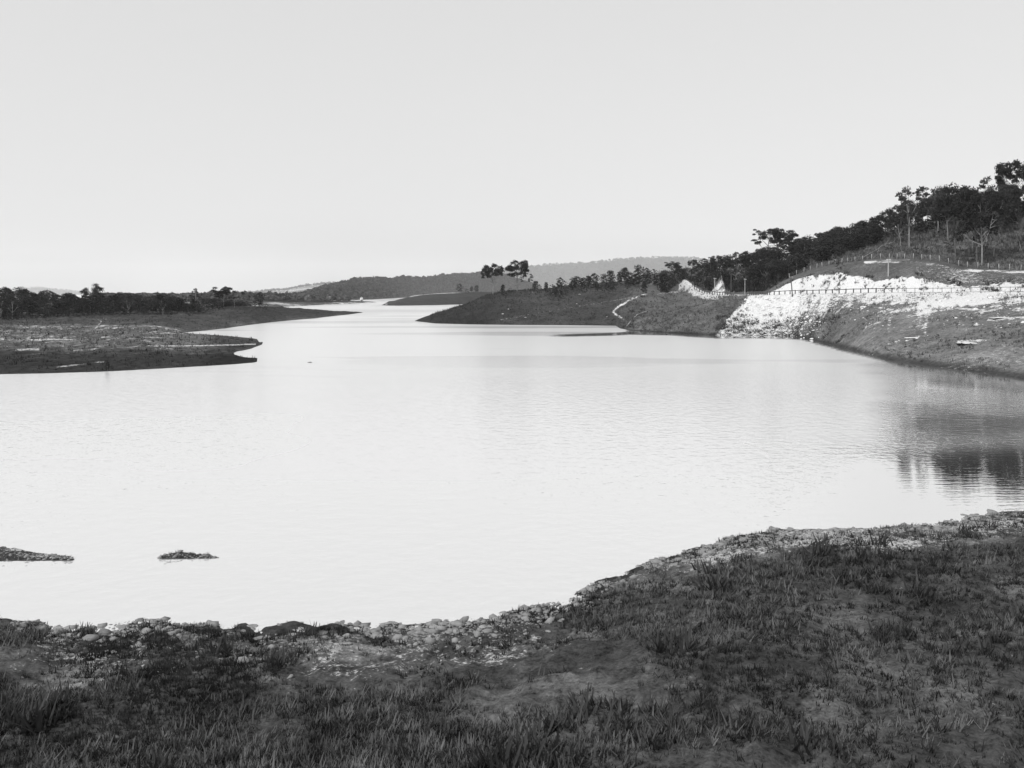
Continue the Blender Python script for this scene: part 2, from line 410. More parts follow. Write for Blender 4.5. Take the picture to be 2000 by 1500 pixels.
def mask_right(X, Y, Z, T, PX, PY):
    n = fbm(X * 0.25, Y * 0.25, 4, 31); n2 = fbm(X * 0.06, Y * 0.06, 3, 77); n3 = fbm(X * 0.8, Y * 0.8 + Z * .8, 3, 19)
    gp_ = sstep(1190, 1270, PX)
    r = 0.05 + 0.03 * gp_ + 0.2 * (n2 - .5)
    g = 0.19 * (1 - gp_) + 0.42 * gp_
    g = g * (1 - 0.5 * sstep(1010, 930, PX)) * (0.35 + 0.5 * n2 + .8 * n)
    fill = (T >= 2) & (T <= 3)
    u = np.clip(T - 2, 0, 1)                       # 0 shore .. 1 road edge
    left_edge = 1402 + u * 62
    stk = fbm(PX * .11 - u * 2.2, u * 1.6, 4, 35)
    fan = sstep(-12, 6, PX - left_edge + (n - .5) * 14) * sstep(1690, 1560, PX + (1 - u) * 70 + (n - .5) * 60)
    low = sstep(0.05, 0.50, u + (n - 0.5) * 0.6 - np.clip((PX - 1480) / 420, 0, 0.4))
    r = np.where(fill & (PX > 1370), np.maximum(r, fan * (0.46 + 0.54 * low)), r)
    # bank right of the scree: grazed grass, stony and pale towards the road
    gb = sstep(1560, 1640, PX)
    g = np.where(fill, g * (1 - gb) + gb * (0.62 + 0.5 * (n2 - .5) + .25 * (n - .5)), g)
    spill = sstep(0.50, 0.95, u + (n - 0.5) * 0.8 + (n2 - 0.5) * 0.6)
    r = np.where(fill & (PX > 1600), np.maximum(r, 0.70 * spill * gb + 0.10 + 0.5 * (n2 - .5)), r)
    r = np.where(fill & (PX > 1440), r + (stk - .5) * .85 * sstep(.1, .4, u), r)
    g = np.where(fill & (PX > 1240) & (PX <= 1440), np.where(r < 0.5, 0.40 * (.5 + n), g), g)
    g = g * (1 - 0.72 * sstep(0.10, 0.02, u + (n - .5) * .05) * (T <= 3))
    rd = (T >= 3) & (T <= 4) & (PX > 1470)
    r = np.where(rd, 0.95, r)
    # cutting, its lip overgrown and its face specked with scrub
    cut = (T > 4) & (T <= 5) & (PX > 1490)
    cu = T - 4
    cw = 1.0 - 0.9 * sstep(0.86, 1.08, cu + (n - 0.5) * 0.6)
    cw = cw - (fbm(PX * .16, cu * .9, 4, 37) > .56) * .35 * sstep(.15, .5, cu)
    cw = cw - 0.5 * sstep(.66, .76, n3) * sstep(.1, .4, cu)
    cw = cw * (1 - 0.3 * sstep(1800, 1900, PX) * (0.5 + n))
    r = np.where(cut, cw, r)
    ben = (T > 5) & (T <= 6) & (PX > 1520)
    r = np.where(ben, 0.15 + 0.35 * (n - 0.5), r)
    r = np.where(ben & (PX > 1790), np.maximum(r, 0.34 + 1.0 * (n2 - 0.42) - .2 * (T - 5)), r)
    g = np.where((T > 5) & (PX > 1230), 0.40, g)
    trk = near_line(PX, PY, [(1690, 513), (1735, 511), (1784, 512), (1830, 518), (1880, 527), (1930, 530), (2050, 532)], 3.0)
    r = np.where((T > 5) & (T < 7.2), np.maximum(r, trk * (-0.25 + 1.5 * n)), r)
    # far stretch of road and its spoil
    fr = (T >= 5) & (T <= 6) & (PX > 1332) & (PX <= 1470)
    r = np.where(fr, 0.40 + .6 * n3 + .3 * sstep(1350, 1375, PX), r)
    sp = (T > 4.35) & (T < 5) & (PX > 1325) & (PX < 1440)
    r = np.where(sp, 0.62 * sstep(4.35, 4.8, T + (n - .5) * .4) * sstep(1440, 1395, PX), r)
    pk = (T > 6) & (T < 7) & (PX > 1384) & (PX < 1421)
    r = np.where(pk, (0.12 + .9 * n3) * sstep(7.0, 6.7, T + (n - .5) * .5) * sstep(1384, 1391, PX) * sstep(1421, 1413, PX), r)
    # tracks over the point
    t1 = near_line(PX, PY, [(1222, 626), (1207, 617), (1197, 609), (1206, 600), (1232, 585), (1262, 574), (1300, 572), (1342, 568)], 2.2)
    t2 = near_line(PX, PY, [(975, 625), (1060, 610), (1130, 598), (1205, 586), (1240, 580)], 0.9)
    vis = (T > 2) & (T < 6.2) & (PX < 1350)
    r = np.where(vis, np.maximum(r, t1 * (-0.1 + 1.35 * n + .5 * (n3 - .5))), r)
    r = np.where(vis, np.maximum(r, 0.36 * t2), r)
    for (x0, y0, x1, y1, w_, s_) in ((1872, 668, 1925, 664, 3, .6), (1770, 664, 1795, 658, 2.5, .6), (1930, 625, 2010, 619, 2.5, .6), (1850, 602, 1925, 605, 2.5, .5),
                                     (1632, 612, 1646, 599, 2, .5), (1735, 672, 1760, 664, 2, .5), (1905, 612, 1960, 600, 3, .5), (1690, 640, 1720, 628, 2, .5), (1480, 628, 1500, 618, 3, .7)):
        r = np.where(fill, np.maximum(r, s_ * near_line(PX, PY, [(x0, y0), (x1, y1)], w_)), r)
    hill = (T > 7)
    g = np.where(hill & (PX > 1600), 0.46, g)
    r = np.where(hill, 0.08 + 0.3 * (n - 0.5), r)
    return r, g
def relief_right(X, Y, Z, T, PX):
    """rills down the cutting and the scree, humps on the hill"""
    rid = np.abs(fbm(X * 0.55, Y * 0.12, 3, 63) - .5) * 2
    cut = sstep(4.0, 4.3, T) * sstep(5.2, 4.8, T) * (PX > 1495)
    z = -cut * rid * 0.55
    scr = sstep(2.05, 2.3, T) * sstep(2.98, 2.8, T) * sstep(1395, 1440, PX) * sstep(1700, 1560, PX)
    z = z + scr * (fbm(X * .9, Y * .5, 3, 66) - .5) * 0.9
    bank = sstep(2.02, 2.2, T) * sstep(2.98, 2.85, T) * sstep(1560, 1700, PX)
    z = z + bank * (fbm(X * .35 + Y * .2, Y * .35, 4, 68) - .5) * 0.7
    hill = sstep(7.0, 7.4, T) * sstep(10, 9, T) * (PX > 1500)
    z = z + hill * (fbm(X * .5, Y * .35, 3, 67) - .5) * 1.5
    pt = sstep(2.05, 2.5, T) * sstep(8, 7, T) * (PX < 1460)
    z = z + pt * (fbm(X * .3, Y * .3, 3, 69) - .5) * 0.5
    pk = sstep(6.05, 6.5, T) * sstep(7.3, 6.9, T) * sstep(1382, 1395, PX) * sstep(1424, 1412, PX)
    z = z + pk * (fbm(X * .5, Y * .5 + 3, 3, 64) - .62) * 3.0
    return z
LR.extra = relief_right
cols = np.concatenate([np.arange(740, 1320, 2.5), np.arange(1320, 1700, 1.6), np.arange(1700, 2060, 2.2), np.arange(2060, 2601, 15)])
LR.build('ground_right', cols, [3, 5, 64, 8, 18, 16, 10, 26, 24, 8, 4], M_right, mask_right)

# --- left flats with their three low spits ---------------------------------
def left_row(px):
    i = lambda pts: float(np.interp(px, [p[0] for p in pts], [p[1] for p in pts]))
    A = i([(-800, 70), (-300, 95), (0, 110.3), (100, 111.7), (210, 114), (350, 120.3), (450, 125.5), (490, 128.3), (505, 131), (520, 132), (740, 140)])
    zA = i([(-800, 0), (503, 0), (508, -.4), (530, -1.2), (740, -2)])
    zB = i([(-800, 1.4), (0, 1.0), (200, 1.0), (400, .7), (460, .36), (478, .2), (490, .08), (500, .03), (507, -.15), (520, -1), (740, -2)])
    zC = i([(-800, 2), (0, 1.3), (300, 1.2), (400, 1.0), (440, .5), (455, .08), (462, -.15), (480, -.6), (740, -2)])
    Dd = i([(-800, 120), (0, 152), (440, 152), (459, 153), (490, 162), (505, 171), (514, 176), (740, 190)])
    zD = i([(-800, 2), (0, 1.5), (300, 1.4), (440, .9), (455, .25), (460, .03), (514, .0), (518, -.4), (740, -2)])
    zE = i([(-800, 2), (0, 1.7), (300, 1.5), (440, 1.0), (480, .5), (500, .16), (512, .04), (518, -.3), (740, -2)])
    zE2 = i([(-800, 2), (0, 1.7), (300, 1.4), (440, .9), (470, .2), (480, .12), (490, .12), (500, .14), (505, .03), (509, -.4), (740, -2)])
    F = i([(-800, 170), (0, 215), (300, 224), (360, 225), (400, 219), (450, 209), (490, 201), (505, 196), (514, 195), (740, 215)])
    zF = i([(-800, 2), (0, 1.7), (300, 1.3), (345, .5), (358, .05), (505, 0), (510, -.4), (740, -2)])
    zG = i([(-800, 2.2), (0, 1.8), (300, 1.5), (340, .8), (356, .1), (366, -.15), (400, -.7), (740, -2)])
    H = i([(-800, 190), (0, 230), (300, 238), (360, 230), (400, 240.5), (440, 256.6), (470, 275), (490, 287), (503, 294.5), (520, 306), (560, 330), (615, 361), (650, 397), (680, 428), (709, 475), (740, 480)])
    zH = i([(-800, 2.2), (0, 1.9), (300, 1.7), (345, .9), (362, .03), (400, 0), (707, 0), (712, -.6), (740, -2)])
    J = i([(-800, 200), (0, 270), (200, 290), (300, 300), (400, 310), (440, 335), (500, 350), (560, 400), (640, 440), (690, 460), (709, 478), (740, 484)])
    zJ = i([(-800, 2.5), (0, zat(624, 270)), (200, zat(615, 290)), (300, zat(613, 300)), (400, zat(611, 310)), (440, zat(602, 335)), (500, zat(598, 350)), (560, zat(600, 400)), (640, zat(606, 440)), (690, zat(608.7, 460)), (707, .1), (712, -.6), (740, -2)])
    K = J + i([(-800, 120), (0, 150), (440, 110), (560, 50), (740, 40)])
    zK = i([(-800, 9), (0, 6.8), (100, 5.6), (200, 4.9), (350, 4.4), (440, 4.8), (500, 3.5), (540, 1), (560, -1), (740, -2)])
    return [(A - 10, zA - 2), (A - 2, zA - .35), (A, zA), ((A + 147) / 2 if px < 700 else 143, zB), (148.5, zC), (Dd, zD), (Dd + 9, zE), ((Dd + 9 + F) / 2, zE2), (F, zF), ((F + H) / 2, zG), (H, zH), (J, zJ), (K, zK), (K + 90, min(zK - 2, 3)), (K + 140, -3)]
LT = {p: left_row(p) for p in (-800, -500, -300, -150, 0, 60, 100, 150, 200, 250, 300, 330, 345, 356, 362, 380, 400, 420, 440, 450, 456, 460, 464, 480, 490, 498, 503, 507, 512, 516, 522, 535, 560, 590, 615, 650, 680, 695, 707, 712, 740)}
LL = Land(LT, [0, .02, .02, .10, .09, .04, .08, .06, .03, .04, .03, .3, .7, .8, 0], 9, 0.16)
def mask_left(X, Y, Z, T, PX, PY):
    n = fbm(X * 0.35, Y * 0.2, 4, 11); n2 = fbm(X * 0.05, Y * 0.08, 3, 41)
    n4 = fbm(X * .9, Y * .3, 3, 43)
    r = 0.17 + 0.8 * (n2 - 0.5) + 0.5 * (n - 0.5) + 1.3 * (n4 - .5); g = 0.64 * (0.2 + .6 * n2 + 1.0 * n4)
    lo_ = sstep(4.2, 3.0, T + (n - .5) * 1.2 + (n4 - .5) * .8)
    g = g * (1 - lo_) + 0.13 * (.5 + n4) * lo_; r = r * (1 - lo_)
    up_ = sstep(9.6, 10.35, T + (n - .5) * .8)
    g = g * (1 - up_) + 0.27 * (.3 + 1.4 * n4) * up_ * (1 - .4 * sstep(380, 560, PX)); r = r * (1 - up_) + up_ * (0.04 + .5 * (n - .5))
    tip = sstep(380, 450, PX)
    g = g * (1 - 0.6 * tip * (T < 9.5))
    r = r * (1 - 0.8 * tip)
    r = np.where(PX > 360, np.minimum(r, 0.1), r)
    for pts, w_, s_ in (([(-60, 664), (60, 663.5), (140, 663)], 1.3, .8), ([(300, 676), (390, 675), (440, 674), (500, 672)], 1.2, .8), ([(178, 650), (188, 640), (198, 628), (190, 623)], 1.3, .7),
                        ([(110, 717), (160, 712), (205, 706)], 1.4, .6), ([(30, 683), (75, 682)], 3.0, .5), ([(270, 662), (300, 668), (345, 669)], 1.2, .5), ([(0, 650), (70, 648)], 1.4, .4), ([(300, 681), (345, 684)], 1.6, .45),
                        ([(180, 624), (210, 623)], 1.3, .55), ([(60, 692), (140, 690)], 1.3, .4), ([(230, 651), (360, 651.5)], 1.0, .5)):
        r = np.maximum(r, s_ * near_line(PX, PY, pts, w_) * (0.2 + 1.25 * n))
    return r, g
def relief_left(X, Y, Z, T, PX):
    m = sstep(2.1, 3, T) * sstep(500, 400, PX) * np.where(T > 9.5, sstep(10.1, 10.5, T), sstep(8.0, 7.2, T) + (PX < 330))
    return np.clip(m, 0, 1) * (fbm(X * .35, Y * .35, 3, 88) - .5) * .45
LL.extra = relief_left
LL.build('ground_left', np.concatenate([np.arange(-800, 0, 16), np.arange(0, 742, 2.2)]), [2, 3, 16, 14, 8, 8, 10, 10, 8, 8, 30, 14, 5, 3], M_left, mask_left)

# --- far spit on the left, middle peninsula, wooded hills ------------------
FT = {}
for p, A, B, yB, C_, yC in ((-300, 640, 760, 590, 1000, 586), (300, 645, 760, 590, 950, 584), (480, 645, 760, 589, 900, 583), (540, 653, 770, 589, 900, 584), (560, 693, 790, 590, 920, 585), (620, 787, 860, 591, 970, 586), (690, 936, 980, 589.5, 1030, 588)):
    FT[p] = [(A - 30, -3), (A, 0), (B, zat(yB, B)), (C_, zat(yC, C_)), (C_ + 120, 1), (C_ + 220, -4)]
FT[732] = [(1010, -3), (1050, 0.0), (1060, .2), (1070, .3), (1090, .1), (1200, -4)]
FT[745] = [(1010, -3), (1050, -1.5), (1060, -1.5), (1070, -1.5), (1090, -1.5), (1200, -4)]
LF = Land(FT, [0, .1, .4, .6, .8, 0], 21, 0.03)
def mask_far(X, Y, Z, T, PX, PY):
    n = fbm(X * 0.03, Y * 0.03, 3, 5)
    return np.where(T < 1.9, 0.42 + (n - .5) * .5, 0.1), np.full(X.shape, 0.5)
LF.build('ground_spit', np.arange(-300, 746, 5), [3, 14, 10, 5, 4], M_hill, mask_far)

PT = {}
for p, A, B, yB in ((760, 755, 780, 592), (780, 748, 800, 586), (810, 765, 850, 578), (850, 787, 870, 574.5), (900, 845, 900, 572), (950, 880, 940, 570), (1050, 930, 980, 569), (1300, 1000, 1060, 569)):
    PT[p] = [(A - 20, -3), (A, 0), ((A + B) / 2, zat(yB, B) * 0.62), (B, zat(yB, B)), (B + 60, zat(yB, B) + .4), (B + 200, 2), (B + 300, -4)]
PT[745] = [(770, -3), (787, 0), (789, .05), (791, .1), (793, .05), (800, -1), (900, -4)]
PT[735] = [(770, -3), (787, -1.5), (789, -1.5), (791, -1.5), (793, -1.5), (800, -2), (900, -4)]
LP = Land(PT, [0, .05, .3, .3, .5, .5, 0], 33, 0.04)
def mask_pen(X, Y, Z, T, PX, PY):
    n = fbm(X * 0.05, Y * 0.05, 3, 15)
    ln = near_line(PX, PY, [(800, 579.5), (825, 575), (850, 572.5), (900, 571.5), (960, 569)], 1.3) * sstep(930, 880, PX)
    w_ = ((T > 3) & (T < 4.5) & (PX > 800) & (PX < 890)) * (0.45 + (n - .5))
    return np.maximum(np.maximum(0.05, 0.55 * ln), w_), np.full(X.shape, 0.2)
LP.build('ground_peninsula', np.arange(735, 1301, 3), [2, 8, 8, 5, 4, 3], M_left, mask_pen)

def far_hill(name, shore, crest, back, seed, amp, mask, rows=(2, 22, 8), mat=None):
    """shore and crest: lists (px, D, photo row)"""
    tb = {}
    pxs = sorted(set([s[0] for s in shore] + [c[0] for c in crest]))
    for p in pxs:
        sd = float(np.interp(p, [s[0] for s in shore], [s[1] for s in shore]))
        cd = float(np.interp(p, [s[0] for s in crest], [s[1] for s in crest]))
        cy = float(np.interp(p, [s[0] for s in crest], [s[2] for s in crest]))
        zc = zat(cy, cd)
        tb[p] = [(sd - 60, -6), (sd, 0), (cd, zc), (cd + back, max(zc * .3, 0) - 6)]
    L = Land(tb, [0, 1, amp, amp], seed, 0.004)
    L.build(name, np.arange(pxs[0], pxs[-1] + 1, 6), list(rows), mat or M_hill, mask)
    return L
mk0 = lambda X, Y, Z, T, PX, PY: (np.full(X.shape, 0.05), np.full(X.shape, 0.45))
H1 = far_hill('hill_wooded', [(500, 1500, 0), (690, 1460, 0), (730, 1600, 0), (760, 1950, 0), (800, 2500, 0), (860, 2700, 0), (1060, 2900, 0)],
              [(500, 2100, 596), (560, 2100, 588), (590, 2150, 580), (620, 2150, 570), (650, 2200, 561), (690, 2300, 551.5), (740, 2450, 545.5), (800, 2800, 544), (840, 2900, 545), (870, 3000, 542), (920, 3200, 538), (950, 3300, 532), (985, 3300, 538), (1060, 3300, 566)],
              900, 51, 9, mk0)
mkp = lambda X, Y, Z, T, PX, PY: (0.42 + 0.9 * (fbm(X * .006, Y * .006, 3, 8) - .5), np.full(X.shape, 0.6))
H2 = far_hill('hill_cleared', [(200, 5600, 0), (760, 5600, 0)],
              [(200, 6800, 579), (380, 6800, 578), (430, 6800, 576), (500, 6800, 571), (560, 6800, 566), (600, 6800, 558), (680, 6800, 550), (760, 6800, 548)], 1500, 61, 14, mkp)
H3 = far_hill('hill_hazy', [(850, 7600, 0), (1600, 7600, 0)],
              [(850, 9000, 545), (960, 9000, 531), (1030, 9000, 521), (1100, 9000, 516), (1150, 9000, 513), (1220, 9000, 509), (1280, 9000, 505), (1340, 9000, 504), (1420, 9000, 510), (1600, 9000, 520)], 2000, 71, 18, mk0)
H4 = far_hill('hill_distant', [(-600, 10800, 0), (300, 10800, 0)],
              [(-600, 12500, 568), (-100, 12500, 566), (40, 12500, 566), (75, 12500, 561), (110, 12500, 565), (150, 12500, 570), (220, 12500, 574), (300, 12500, 577)], 2000, 81, 14, mk0)

# --- near bank at the photographer's feet ----------------------------------
def near_shore_y(px):
    return float(np.interp(px, [-500, 0, 200, 330, 500, 650, 800, 960, 1060, 1150, 1240, 1330, 1395, 1425, 1520, 1640, 1700, 1800, 1870, 1900, 2000, 2500],
                               [1180, 1204, 1222, 1208, 1226, 1210, 1218, 1204, 1180, 1142, 1104, 1078, 1064, 1046, 1037, 1033, 1035, 1025, 1013, 1004, 999, 975]))
NT = {}
for p in sorted(set(range(-500, 2501, 14)) | {320, 365, 430, 1410, 1440}):
    A = wD(near_shore_y(p) + 24 * (float(fbm(np.array([p / 70.0]), np.array([.5]), 5, 55)[0]) - .5) * (0.5 if p > 1350 else 1.7))
    NT[p] = [(A + 10, -2.2), (A + 2, -0.5), (A, 0.0), (A - 1.8, 0.22), (A - 5, 0.5), (A - 9, 0.9), (13.0, 2.0), (9.0, 4.0), (4.0, 7.2), (1.6, 8.35), (-0.0, 8.35)]
    NT[p] = NT[p][::-1]
    NT[p] = [(max(d, 0.35), z) for d, z in NT[p]]
LN = Land(NT, [0, .05, .12, .18, .22, .22, .16, .10, .05, .1, 0], 91, 0.35)
def mask_near(X, Y, Z, T, PX, PY):
    n = fbm(X * 0.8, Y * 0.8, 4, 12); n2 = fbm(X * 0.25, Y * 0.25, 3, 14); n4 = fbm(X * 2.2, Y * 2.2, 3, 16)
    hem = sstep(5.2, 7.0, T + (n2 - .5) * 1.6)
    r = 0.04 + (0.22 + .2 * sstep(1300, 1450, PX)) * hem + 0.7 * (n2 - .5) * (.3 + .7 * hem) + 0.5 * (n - .5)
    soil = sstep(.52, .64, fbm(X * .45, Y * .45, 4, 61))
    g = (0.34 + 0.16 * hem) * (0.4 + 1.2 * n4) * (1 + .7 * soil)
    wet = sstep(.22, .05, Z + (n4 - .5) * .12)
    return r * (1 - .75 * wet), g * (1 - 0.55 * wet)
def relief_near(X, Y, Z, T, PX):
    m = sstep(3.5, 4.5, T) * sstep(8.2, 7.6, T)
    return m * ((fbm(X * 1.1, Y * 1.1, 4, 18) - .5) * .35 + (fbm(X * 4, Y * 4, 2, 20) - .5) * .09)
LN.extra = relief_near
LN.build('ground_near', np.arange(-500, 2501, 5), [2, 3, 6, 16, 28, 26, 14, 10, 4, 3], M_near, mask_near)

# --- two low slivers of stony ground standing out of the near water --------
def islet(name, keys, seed):
    tb = {}
    for p, ya, yb, zc in keys:       # near and far waterline rows, crest height
        a, b = wD(ya), wD(yb); m = (a + b) / 2
        tb[p] = [(a - 1.5, -.6), (a, 0 if zc > 0 else -.12), (m * .55 + a * .45, zc * .75), (m * .5 + b * .5, zc), (b, 0 if zc > 0 else -.12), (b + 1.5, -.6)]
    L = Land(tb, [0, .02, .06, .07, .02, 0], seed, .6)
    def mk(X, Y, Z, T, PX, PY):
        n = fbm(X * 1.1, Y * 1.1, 4, seed + 1)
        wet = sstep(.12, .02, Z)
        return (0.42 + 1.0 * (n - .5)) * (1 - .6 * wet), 0.42 * (.5 + n) * (1 - .4 * wet)
    L.extra = lambda X, Y, Z, T, PX: sstep(1.0, 1.6, T) * sstep(4.2, 3.6, T) * (fbm(X * 2.5, Y * 2.5, 3, seed + 2) - .5) * .16
    ks = [k[0] for k in keys]
    L.build(name, np.arange(min(ks), max(ks) + 1, 2.5), [3, 8, 8, 8, 3], M_near, mk)
    return L
LI1 = islet('ground_islet', [(-420, 1105, 1048, .4), (-200, 1102, 1056, .34), (0, 1097, 1069, .17), (40, 1096, 1074, .12), (100, 1095, 1083, .06), (140, 1094.5, 1090, .025), (160, 1094, 1092, -.1), (180, 1094, 1092, -.3)], 131)
LI2 = islet('ground_islet', [(290, 1091, 1089, -.3), (303, 1091, 1089, -.1), (318, 1091, 1086.5, .03), (345, 1091, 1082, .07), (375, 1091, 1082, .07), (405, 1090.5, 1085, .04), (428, 1090, 1088, .015), (436, 1090, 1088, -.1), (450, 1090, 1088, -.3)], 141)

# --- water ------------------------------------------------------------------
wc = np.concatenate([np.arange(-1500, -100, 60), np.arange(-100, 2100, 10), np.arange(2100, 4001, 60)])
wr = np.concatenate([np.linspace(10, 100, 91), np.geomspace(101, 420, 110), np.geomspace(430, 30000, 24)])
PXg, Dg = np.meshgrid(wc, wr)
Xg = xat(PXg, Dg)
sh = np.interp(wc, [1000, 1060, 1120, 1205, 1230, 1300, 1400, 1500, 1560, 1600, 1640, 1700, 1760, 1850, 2000, 2300, 2700], [212, 213, 218, 226, 232, 228, 214, 214, 209, 186, 166.5, 144, 130, 119.4, 103.7, 80, 60])
lee = np.interp(wc, [1030, 1100, 1230, 1400, 1560, 1620, 1700, 1850, 2000], [0.0, 8, 13, 13, 14, 8, 5, 10, 10])
edge = Dg - (sh - lee)[None, :]
wob = (fbm(Xg * 0.05, Dg * 0.08, 3, 44) - .5) * 5
calm = sstep(-3.5, 1.0, edge + wob) * np.where(PXg < 1225, sstep(6, 1, Dg - sh[None, :]), 1.0) * sstep(1040, 1110, PXg + wob * 6)
rt = sstep(1480, 1780, PXg + wob * 10)
calm = np.maximum(calm, sstep(68, 54, Dg + wob * 2.0) * 0.985 * rt + sstep(170, 40, Dg + wob * 3) * .42 * (1 - rt) * (.75 + .5 * fbm(Xg * .03, Dg * .06, 3, 49)))
calm = np.maximum(calm, 0.86 * sstep(1650, 1800, PXg + wob * 16) * sstep(150, 125, Dg) * (0.62 + .7 * fbm(Xg * .07, Dg * .1, 3, 46)))
calm = np.maximum(calm, 0.3 * sstep(.54, .66, fbm(Xg * .012, Dg * .045, 4, 57)) * sstep(60, 110, Dg))
rip = 1 - calm  # sets ripple strength and how much painted glare the water gets
idx = np.arange(PXg.size).reshape(PXg.shape)
F = np.stack([idx[:-1, :-1], idx[:-1, 1:], idx[1:, 1:], idx[1:, :-1]], -1).reshape(-1, 4)
wme = mesh_np('water', np.stack([Xg, Dg, np.zeros_like(Xg)], -1).reshape(-1, 3), F, M_water)
ra = wme.attributes.new('ripple', 'FLOAT', 'POINT'); ra.data.foreach_set('value', rip.ravel().astype(np.float32))
wo = link('water', wme); wo['kind'] = 'structure'

# ------------------------------------------------------------------ trees
def tube(pts, r0, r1, sides=6):
    V = []; Fc = []
    n = len(pts)
    for i, p in enumerate(pts):
        p = Vector(p)
        d = (Vector(pts[min(i + 1, n - 1)]) - Vector(pts[max(i - 1, 0)])).normalized()
        a = d.orthogonal().normalized(); b = d.cross(a)
        r = r0 + (r1 - r0) * i / (n - 1)
        for s in range(sides):
            th = 2 * math.pi * s / sides
            V.append(p + a * (r * math.cos(th)) + b * (r * math.sin(th)))
    for i in range(n - 1):
        for s in range(sides):
            Fc.append((i * sides + s, i * sides + (s + 1) % sides, (i + 1) * sides + (s + 1) % sides, (i + 1) * sides + s))
    return np.array([list(v) for v in V]), np.array(Fc)
def join(parts):
    Vs = []; Fs = []; o = 0
    for V, F in parts:
        Vs.append(V); Fs.append(F + o); o += len(V)
    return np.concatenate(Vs), np.concatenate(Fs)
def leaves(clumps, per, size, rng):
    """clumps: (centre, rx, ry, rz); quads strewn mostly over the clump's shell"""
    Vs = []
    for c, rx, ry, rz in clumps:
        n = per
        d = rng.normal(size=(n, 3)); d /= np.linalg.norm(d, axis=1)[:, None]
        d[:, 2] = np.where(d[:, 2] < -0.45, -d[:, 2] * 0.6, d[:, 2])
        rad = rng.uniform(0.45, 1.08, n)[:, None]
        p = np.array(c) + d * rad * np.array([rx, ry, rz])
        nn = d + rng.normal(size=(n, 3)) * 0.8; nn /= np.linalg.norm(nn, axis=1)[:, None]
        a = np.cross(nn, rng.normal(size=(n, 3))); a /= np.linalg.norm(a, axis=1)[:, None]
        b = np.cross(nn, a)
        s = (size * rng.uniform(0.55, 1.3, n))[:, None]
        q = np.stack([p - a * s, p - b * s * .55, p + a * s, p + b * s * .55], 1)
        Vs.append(q.reshape(-1, 3))
    V = np.concatenate(Vs)
    return V, np.arange(len(V)).reshape(-1, 4)

def gum(seed, H=12.0, spread=0.38, fork=0.42, limbs=5, clump=0.092, per=80, flat=0.85, lean=0.0, lowf=0.52):
    """tall eucalypt: pale trunk, open forked limbs, umbrella clumps with sky between"""
    rng = np.random.default_rng(seed); R = random.Random(seed)
    wood = []; cl = []
    top = Vector((lean * H * .3, R.uniform(-.02, .02) * H, fork * H))
    base = [(0, 0, -0.4), (R.uniform(-.01, .01) * H, 0, fork * H * .35), (lean * H * .12, R.uniform(-.01, .01) * H, fork * H * .7), tuple(top)]
    wood.append(tube(base, H * .016, H * .011, 8))
    for i in range(limbs):
        az = 2 * math.pi * i / limbs + R.uniform(-.5, .5)
        rr = spread * H * R.uniform(.45, 1.0); hh = H * R.uniform(lowf, .93)
        if i == 0: rr *= .25; hh = H * .95
        tip = Vector((math.cos(az) * rr + lean * H * .4, math.sin(az) * rr, hh))
        s = top if i % 2 == 0 else Vector(base[2])
        mid = s.lerp(tip, .5) + Vector((math.cos(az) * rr * .12, math.sin(az) * rr * .12, -H * .03))
        wood.append(tube([tuple(s), tuple(s.lerp(mid, .5) + Vector((R.uniform(-.01, .01) * H, 0, 0))), tuple(mid), tuple(tip)], H * .009, H * .003, 6))
        k = R.uniform(.85, 1.25) * clump * H
        cl.append((tuple(tip), k, k, k * flat))
        for j in range(R.choice((3, 3, 4))):
            a2 = az + R.uniform(-1.1, 1.1); r2 = H * R.uniform(.09, .19)
            st = mid.lerp(tip, R.uniform(.1, .8))
            t2 = st + Vector((math.cos(a2) * r2, math.sin(a2) * r2, H * R.uniform(-.05, .12)))
            wood.append(tube([tuple(st), tuple(st.lerp(t2, .5) + Vector((0, 0, H * .012))), tuple(t2)], H * .006, H * .0025, 5))
            k = R.uniform(.55, 1.05) * clump * H
            cl.append((tuple(t2), k, k, k * flat))
    Vt, Ft = join(wood); Vl, Fl = leaves(cl, per, H * .0215, rng)
    return Vt, Ft, Vl, Fl
def bushy(seed, H=6.0, width=0.42, low=0.16, n=15, per=62, shape='round'):
    """small dense regrowth tree, leafy nearly to the ground"""
    rng = np.random.default_rng(seed); R = random.Random(seed)
    wood = [tube([(0, 0, -.4), (R.uniform(-.02, .02) * H, 0, H * .4), (R.uniform(-.05, .05) * H, 0, H * .85)], H * .022, H * .006, 6)]
    cl = []
    for i in range(n):
        f = (i + .5) / n
        z = low + (0.93 - low) * f
        if shape == 'cone': w_ = width * (1.05 - f) * .95 + .03
        elif shape == 'tall': w_ = width * (0.55 + .45 * math.sin(math.pi * min(f * 1.1, 1)))
        else: w_ = width * math.sqrt(max(0.06, 1 - (2 * f - .95) ** 2))
        az = i * 2.4 + R.uniform(-.4, .4)
        rr = w_ * R.uniform(.25, .78) * H
        c = Vector((math.cos(az) * rr, math.sin(az) * rr, z * H))
        k = H * R.uniform(.11, .19) * (0.75 if shape == 'cone' else 1)
        cl.append((tuple(c), k, k, k * .8))
        if i % 3 == 0:
            wood.append(tube([(0, 0, max(z - .15, .08) * H), tuple(Vector((0, 0, (z - .05) * H)).lerp(c, .6)), tuple(c)], H * .009, H * .003, 5))
    Vt, Ft = join(wood); Vl, Fl = leaves(cl, per, H * .036, rng)
    return Vt, Ft, Vl, Fl

